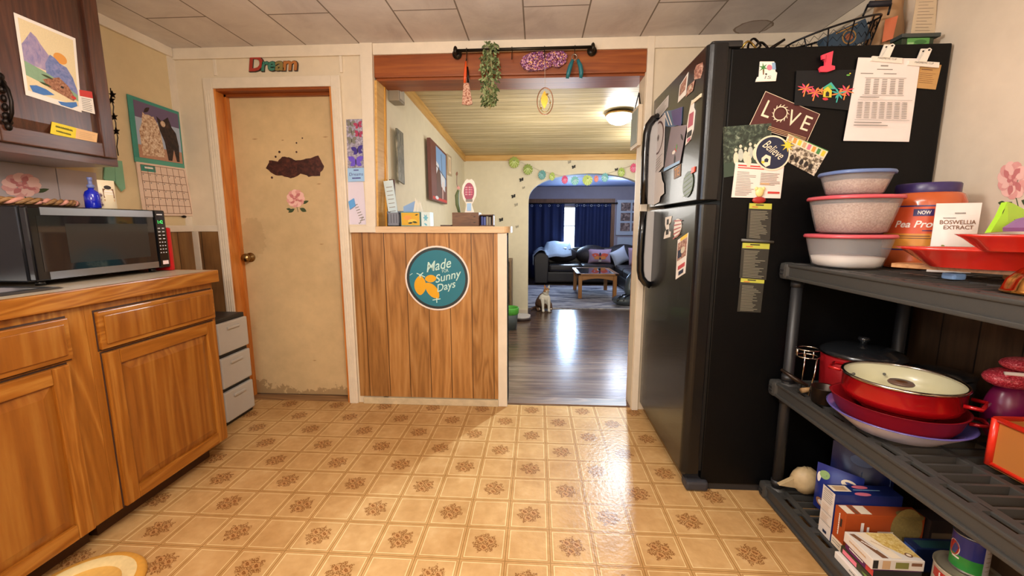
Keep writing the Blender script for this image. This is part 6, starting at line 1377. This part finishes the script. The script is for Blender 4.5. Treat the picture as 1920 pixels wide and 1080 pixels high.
# bookcase, bin, bowl
BKW = wood('brown_bookcase', ('5c4430', '7a5e42', '8c7050'), 'z', 1, .5, .3)
t = thing('bookcase', 'brown open bookcase behind the half wall', 'bookcase', (-.6, 5.0, 0)); xb = -.30
mb = MB().box(-.9, 4.9, 0, -.88, 5.2, .8, BKW).box(xb-.02, 4.9, 0, xb, 5.2, .8, BKW).box(-.9, 5.185, 0, xb, 5.2, .8, BKW); mb.build('frame', t)
for z in (.04, .42, .78): MB().box(-.88, 4.9, z, xb-.02, 5.185, z+.02, BKW).build('shelf', t)
t = thing('waste_bin', 'grey bin lined with a green bag beside the end of the half wall', 'bin', (-.315, 4.78, 0)); bc_ = (-.315, 4.78, 0)
MB().lathe([(0, 0), (.085, 0), (.105, .24), (.10, .24), (.08, .01), (0, .01)], bc_, M('grey_bin', '5c6468', .5), 28).build('bucket', t)
MB().lathe([(.10, .18), (.108, .19), (.112, .25), (.105, .262), (.095, .25), (.09, .2)], bc_, M('green_liner', '58b040', .5, nz=.15), 28).build('liner', t, label='green bag liner')
bc_ = (-.19, 5.28, 0.0); t = thing('pet_bowl', 'white pet bowl with a dark base on the wood floor left of the arch', 'bowl', bc_)
MB().lathe([(0, 0), (.12, 0), (.125, .03), (.11, .035), (0, .035)], bc_, M('dark_rubber', '3c2c2c', .6), 32).build('base', t); MB().lathe([(.11, .03), (.115, .06), (.108, .062), (.08, .04), (0, .038)], bc_, M('white_glaze', 'd8d4d4', .3), 32).build('dish', t)

# ================================================================== CAT
def skin_figure(name, joints, edges, mats, colorf, parent=None, sub=2):
    me = bpy.data.meshes.new(name); me.from_pydata([j[0] for j in joints], edges, []); o = bpy.data.objects.new(name, me); C.objects.link(o)
    sk_ = o.modifiers.new('skin', 'SKIN'); md = o.modifiers.new('sub', 'SUBSURF'); md.levels = md.render_levels = sub
    for d, j in zip(me.skin_vertices[0].data, joints): d.radius = (j[1], j[2] if len(j) > 2 else j[1]); 
    me.skin_vertices[0].data[0].use_root = True
    dg = bpy.context.evaluated_depsgraph_get(); m2 = bpy.data.meshes.new_from_object(o.evaluated_get(dg)); bpy.data.objects.remove(o)
    m2.materials.clear()
    for m in mats: m2.materials.append(m)
    for p in m2.polygons: p.material_index = colorf(p.center); p.use_smooth = True
    m2.name = name; o = bpy.data.objects.new(name, m2); C.objects.link(o)
    if parent: o.parent = parent
    return o
FURB = MP('tabby_brown_fur', [(.3, '3a2a22'), (.5, '6b4c3a'), (.68, '8c6a4c')], 38, .9, stretch=(1, 1, 2.2)); FURW = M('white_fur', 'e4ded0', .9, nz=.06, nscale=80); FURG = MP('ginger_fur', [(.35, '9a6038'), (.6, 'c08a58'), (.8, 'd8b48c')], 50, .9)
cat = thing('cat', 'calico cat with a white chest sitting on the wood floor facing the kitchen', 'cat', (.12, 5.84, 0)); cat.rotation_euler = (0, 0, .18)
J = [((-.01, .09, .09), .1), ((-.025, .05, .145), .09), ((-.015, .0, .20), .072), ((-.005, -.045, .245), .055), ((.0, -.06, .285), .038), ((.01, -.07, .318), .054, .052),       # 0 hips .. 5 head
     ((-.05, -.06, .20), .034), ((-.045, -.075, .12), .022), ((-.042, -.08, .05), .017), ((-.042, -.092, .018), .02), ((-.042, -.12, .014), .016),       # 6-10 front leg
     ((.04, -.06, .20), .034), ((.04, -.075, .12), .022), ((.04, -.08, .05), .017), ((.04, -.092, .018), .02), ((.04, -.12, .014), .016),               # 11-15
     ((-.085, .03, .07), .05), ((-.10, -.02, .03), .028), ((-.098, -.055, .018), .018),                                                              # 16-18 hind
     ((.075, .04, .07), .05), ((.085, -.01, .03), .028), ((.082, -.045, .018), .018),                                                                # 19-21
     ((-.05, .16, .04), .026), ((-.12, .15, .025), .02), ((-.17, .10, .022), .017), ((-.19, .04, .02), .012),                                              # 22-25 tail
     ((.012, -.115, .305), .02, .018)]                                                                                                                # 26 muzzle
E_ = [(0, 1), (1, 2), (2, 3), (3, 4), (4, 5), (5, 26), (2, 6), (6, 7), (7, 8), (8, 9), (9, 10), (2, 11), (11, 12), (12, 13), (13, 14), (14, 15), (0, 16), (16, 17), (17, 18), (0, 19), (19, 20), (20, 21), (0, 22), (22, 23), (23, 24), (24, 25)]
def fur(c):
    if c.z > .285: return 1 if (c.z < .312 and abs(c.x-.012) < .022) or (c.x > .038 and c.z < .33) else 2
    if c.y < -.035 and c.z > .03 and abs(c.x) < .09: return 1
    if c.y < -.07 and abs(c.x) < .075: return 1
    return 0
skin_figure('body', J, E_, [FURB, FURW, FURG], fur, cat)
def cpart(name, mb):
    o = mb.build(name); o.parent = cat; return o
for sx in (-1, 1):
    cpart('ear', MB().add([(.01+sx*.043, -.066, .338), (.01+sx*.006, -.076, .350), (.01+sx*.036, -.066, .388), (.01+sx*.024, -.045, .340)], [(0, 1, 2), (1, 3, 2), (3, 0, 2), (0, 3, 1)], FURG if sx < 0 else FURW))
    cpart('eye', MB().ball((0.01+sx*.02, -.121, .33), (.0085, .005, .006), M('cat_eye_green', '8c9a3c', .1), 10, 8).ball((.01+sx*.02, -.1265, .33), (.003, .003, .0055), DK, 8, 6))
cpart('nose', MB().ball((.012, -.133, .313), (.006, .004, .0045), M('cat_nose_pink', 'b06a5c', .5), 8, 6))
MBm = MB(); MBm.tube([(.012, -.131, .308), (.005, -.129, .3)], .0015, DK, 5).tube([(.012, -.131, .308), (.019, -.129, .3)], .0015, DK, 5); cpart('mouth', MBm)

# ================================================================== LIVING ROOM
def rugmat():
    m, nt, bs = new('streaked_grey_rug'); v = coords(nt, scale=(.55, 2.2, 1)); n = noise(nt, v, 3.2, 6, .65, 1.2)
    nt.links.new(ramp(nt, n, [(.36, '4c4a54'), (.45, '8c8a94'), (.53, 'c8c4c4'), (.66, 'e0dad2')]), bs.inputs['Base Color']); bs.inputs['Roughness'].default_value = .95; return m
solo('area_rug', MB().box(-.45, 6.0, .001, 2.6, 8.3, .014, rugmat(), .004), 'streaked grey and white rug under the coffee table', 'rug')
SOF = M('dark_brown_leather', '2a2422', .35, nz=.15, nscale=15); SOFC = MP('dark_sofa_fabric', [(.3, '1e1a1a'), (.55, '332c2a'), (.75, '4c4440')], 60, .5)
t = thing('sectional_sofa', 'dark brown sectional sofa along the curtained window', 'sofa', (1.2, 9.0, 0))
MB().box(.2, 8.52, .04, 3.0, 9.4, .26, SOF, .03).box(1.58, 6.95, .04, 3.0, 8.5, .26, SOF, .03).build('base', t)
mb = MB(); mb.prism([(-.04, .03), (.22, .03), (.24, .4)]+[(.09+.15*math.cos(a), .53+.13*math.sin(a)) for a in [PI*i/10 for i in range(11)]], 'y', 8.45, 9.35, SOF); mb.build('arm', t, bev=.02)
for x0_, x1_ in ((.24, .90), (.91, 1.56)): MB().box(x0_, 8.5, .26, x1_, 9.15, .41, SOF, .05).build('seat_cushion', t)
for y0_, y1_ in ((6.97, 7.7), (7.72, 8.48)): MB().box(1.56, y0_, .26, 2.5, y1_, .42, SOF, .05).build('seat_cushion', t)
for x0_, x1_, h in ((.22, .85, .72), (.86, 1.5, .76), (1.5, 2.2, .78), (2.2, 2.9, .78)):
    MB().ball(((x0_+x1_)/2, 9.12, .57), ((x1_-x0_)*.54, .17, h-.55), SOFC, 20, 12).build('back_cushion', t)
MB().box(.1, 9.2, .1, 3.0, 9.4, .72, SOF, .05).build('back_frame', t)
# throw
THR = M('pale_blue_throw', 'a8b4c0', .9, nz=.15, nscale=25); rows = []
rt = random.Random(2)
for j in range(9):
    v = j/8; row = []
    for i in range(15):
        u = i/14; x = -.07+u*.80; y = 8.42+v*.85
        arm = .672-(abs(x-.09)/.17)**2*.12 if x < .27 else .56
        arm = max(arm, .44)
        z = arm+.02+.012*math.sin(9*u+4*v)+.01*math.sin(14*v+3*u)
        if x > .2: z = .56+.25*min(1, (y-8.42)/.5)+.012*math.sin(14*u)
        y2 = y+.55*max(0, (u-.25))*1.0 if x > .2 else y
        row.append((x, min(y2, 9.42), z+(.03 if y2 > 9.1 else 0)))
    rows.append(row)
mb = MB(); mb.surf(rows, THR)
mb.surf([[(-.072-.01*math.sin(5*v_), 8.45+.6*v_, .6-w*.1+.01*math.sin(8*v_)*w) for v_ in [i/8 for i in range(9)]] for w in range(3)], THR)
solo('throw_blanket', mb, 'pale blue-white throw draped over the sofa arm and back', 'blanket', solid=.008)
def cushion(name, c, w, h, rot, tilt, m, label, sh=()):
    Rm = Matrix.Translation(c) @ Matrix.Rotation(rot, 4, 'Z') @ Matrix.Rotation(tilt, 4, 'Y'); mb = MB(); n = 12
    def pt(u, v, s): 
        e = (1-abs(2*u-1)**2.6)*(1-abs(2*v-1)**2.6); k = 1-.06*(4*u*(1-u)+4*v*(1-v)-1)
        return Rm @ Vector(((u-.5)*w*(1-.1*4*v*(1-v)), s*.07*max(e, 0)**.5, (v-.5)*h*(1-.1*4*u*(1-u))))
    for s in (1, -1): mb.surf([[pt(i/n, j/n, s) for i in range(n+1)] for j in range(n+1)], m)
    for q, (mm, pts) in enumerate(sh): mb.add([pt(u, 1-v, -1)+Rm.to_3x3() @ Vector((0, -.004-.001*q, 0)) for u, v in pts], [list(range(len(pts)))], mm)
    return solo(name, mb, label, 'cushion', 'scatter cushions on the sofa')
CO = M('cushion_coral', 'd8583c', .7, nz=.2); CP = M('cushion_lilac', 'b89ab0', .8); CY = M('cushion_orange', 'e08a44', .7, nz=.15)
sh = [(CO, leaf2(.5, .5, .42, .34, 200)), (CO, leaf2(.5, .5, .42, .34, -20)), (CY, leaf2(.5, .52, .32, .26, 150)), (CY, leaf2(.5, .52, .32, .26, 30)), (NAVY, ell(.5, .5, .05, .3, 12)), (WHT, rc(.44, .75, .56, .92))]
cushion('butterfly_cushion', (1.30, 8.78, .565), .48, .3, 0, 0, CP, 'lilac cushion with a coral butterfly, leftmost on the sofa', sh)
cushion('white_cushion', (1.68, 8.62, .57), .36, .34, .3, -.45, M('cushion_white', 'c4ccd8', .8), 'plain pale blue-white cushion between the butterfly and orange ones')
cushion('orange_cushion', (1.95, 8.45, .60), .34, .36, .5, -.1, CP, 'cushion with an orange flower, rightmost on the sofa', [(CY, star(.5, .5, .42, .2, 6)), (CO, star(.5, .5, .25, .1, 6, .3))])
# coffee table
TW = wood('warm_table_wood', ('7c4c20', 'a8703a', 'bc8650'), 'x', 1, .35, .3); TWZ = wood('warm_table_leg', ('7c4c20', 'a8703a', 'bc8650'), 'z', 1, .35, .3)
t = thing('coffee_table', 'wooden coffee table with a glass top on the rug', 'table', (.99, 7.3, .014)); x0, x1, y0, y1 = .65, 1.33, 6.78, 7.82
MB().box(x0, y0, .40, x0+.07, y1, .425, TW, .004).box(x1-.07, y0, .40, x1, y1, .425, TW, .004).box(x0, y0, .40, x1, y0+.07, .425, TW, .004).box(x0, y1-.07, .40, x1, y1, .425, TW, .004).build('top_frame', t)
MB().box(x0+.06, y0+.06, .405, x1-.06, y1-.06, .422, M('dark_glass_top', '2a3038', .04, coat=.5)).build('glass_top', t)
for (a, b) in ((x0+.03, y0+.03), (x1-.09, y0+.03), (x0+.03, y1-.09), (x1-.09, y1-.09)): MB().box(a, b, .014, a+.06, b+.06, .40, TWZ, .004).build('leg', t)
for (a0, a1, yy) in ((x0+.09, x1-.09, y0+.04), (x0+.09, x1-.09, y1-.07)):
    MB().prism([(a0, .40), (a1, .40), (a1, .31)]+[(a1-(a1-a0)*i/10, .31+.035*math.sin(PI*i/10)) for i in range(1, 10)]+[(a0, .31)], 'y', yy, yy+.02, TW).build('apron', t)
for xx in (x0+.04, x1-.06): MB().box(xx, y0+.09, .32, xx+.02, y1-.09, .40, TW).build('apron', t)
solo('remote_control', MB().box(1.1, 7.5, .4255, 1.14, 7.66, .445, M('black_plastic', '141418', .4), .006), 'black remote on the coffee table', 'remote')
# floor cleaner
GV = M('grey_cleaner_plastic', '4c5458', .35, coat=.2); t = thing('vacuum_cleaner', 'grey floor cleaner with black stripes on the rug by the right jamb', 'vacuum cleaner', (1.33, 6.27, .014))
mb = MB(); mb.ball((1.33, 6.27, .095), (.20, .16, .08), GV, 28, 16).build('head', t)
mb = MB()
for dx in (-.10, -.01): mb.tube([(1.33+dx-.05, 6.12, .10), (1.33+dx-.015, 6.155, .155), (1.33+dx+.05, 6.22, .176), (1.33+dx+.12, 6.3, .172)], .012, BLK, 8)
mb.build('stripe', t, label='black stripes'); MB().tube([(1.42, 6.3, .12), (1.40, 6.33, .25), (1.42, 6.36, .4), (1.47, 6.38, .52)], [.07, .085, .07, .03], GV, 16).build('body', t)
MB().tube([(1.47, 6.38, .5), (1.46, 6.38, .58), (1.47, 6.38, .66)], .018, M('dark_cleaner_handle', '3c2a28', .4), 10).build('handle', t)
# curtains
NVC = M('navy_curtain_cloth', '16224c', .8, nz=.1); 
def curtain(xa, xb, label, nf):
    t = thing('curtain', label, 'curtain', ((xa+xb)/2, 9.47, .01), 'navy curtains on the living room window'); rows = []
    n = nf*10
    for j in range(7):
        z = .01+1.655*j/6; rows.append([(xa+(xb-xa)*i/n, 9.46+.028*math.sin(2*PI*i/10)*(1-.2*math.sin(j)), z) for i in range(n+1)])
    MB().surf(rows, NVC).build('cloth', t, solid=.003)
    for k in range(nf*2):
        x = xa+(xb-xa)*(k+.5)/(nf*2); z = 1.625
        MB().tube([(x+.022*math.cos(a), 9.44, z+.022*math.sin(a)) for a in [2*PI*i/12 for i in range(12)]], .004, M('pale_grommet', 'c8ccd8', .3, .6), 5, True).build('grommet', t)
curtain(-.55, .60, 'navy curtain left of the bright window gap', 6); curtain(.83, 1.62, 'navy curtain right of the bright window gap', 5)
MB_ = MB().cyl((-.6, 9.46, 1.675), (1.72, 9.46, 1.675), .012, BRZ, 12).ball((1.74, 9.46, 1.675), .022, BRZ, 10, 8); solo('curtain_pole', MB_, 'dark curtain pole above the navy curtains', 'pole')
struct('trim_14', MB().box(1.60, 9.57, .3, 1.72, 9.6, 1.75, wood('brown_window_trim', ('5a3a24', '7c5236', '8c6244'), 'z', 1, .5, .3)).box(-.3, 9.575, 1.69, 1.72, 9.6, 1.78, MAT['brown_window_trim']))
x0, x1, z0_, z1_ = 1.76, 2.40, .98, 1.75
t = thing('photo_window_frame', 'white window-style frame with six photos on the living room wall', 'picture frame', ((x0+x1)/2, 9.57, z0_))
FRW = M('white_frame_paint', 'b8c0cc', .5)
MB().box(x0, 9.56, z0_, x1, 9.598, z1_, FRW, .004).build('frame', t)
PHD = MP('dim_photo', [(.3, '2c2a2c'), (.5, '6c5450'), (.65, 'b89c90'), (.8, 'd8ccc8')], 14, .4)
for i in range(2):
    for j in range(3): a = x0+.09+i*.25; b = z0_+.09+j*.22; MB().box(a, 9.552, b, a+.21, 9.558, b+.18, PHD).build('photo', t)
solo('wall_plaque', MB().box(1.8, 9.585, .66, 2.4, 9.598, .93, FRW, .003), 'white panel below the photo window frame, above the sofa', 'panel')
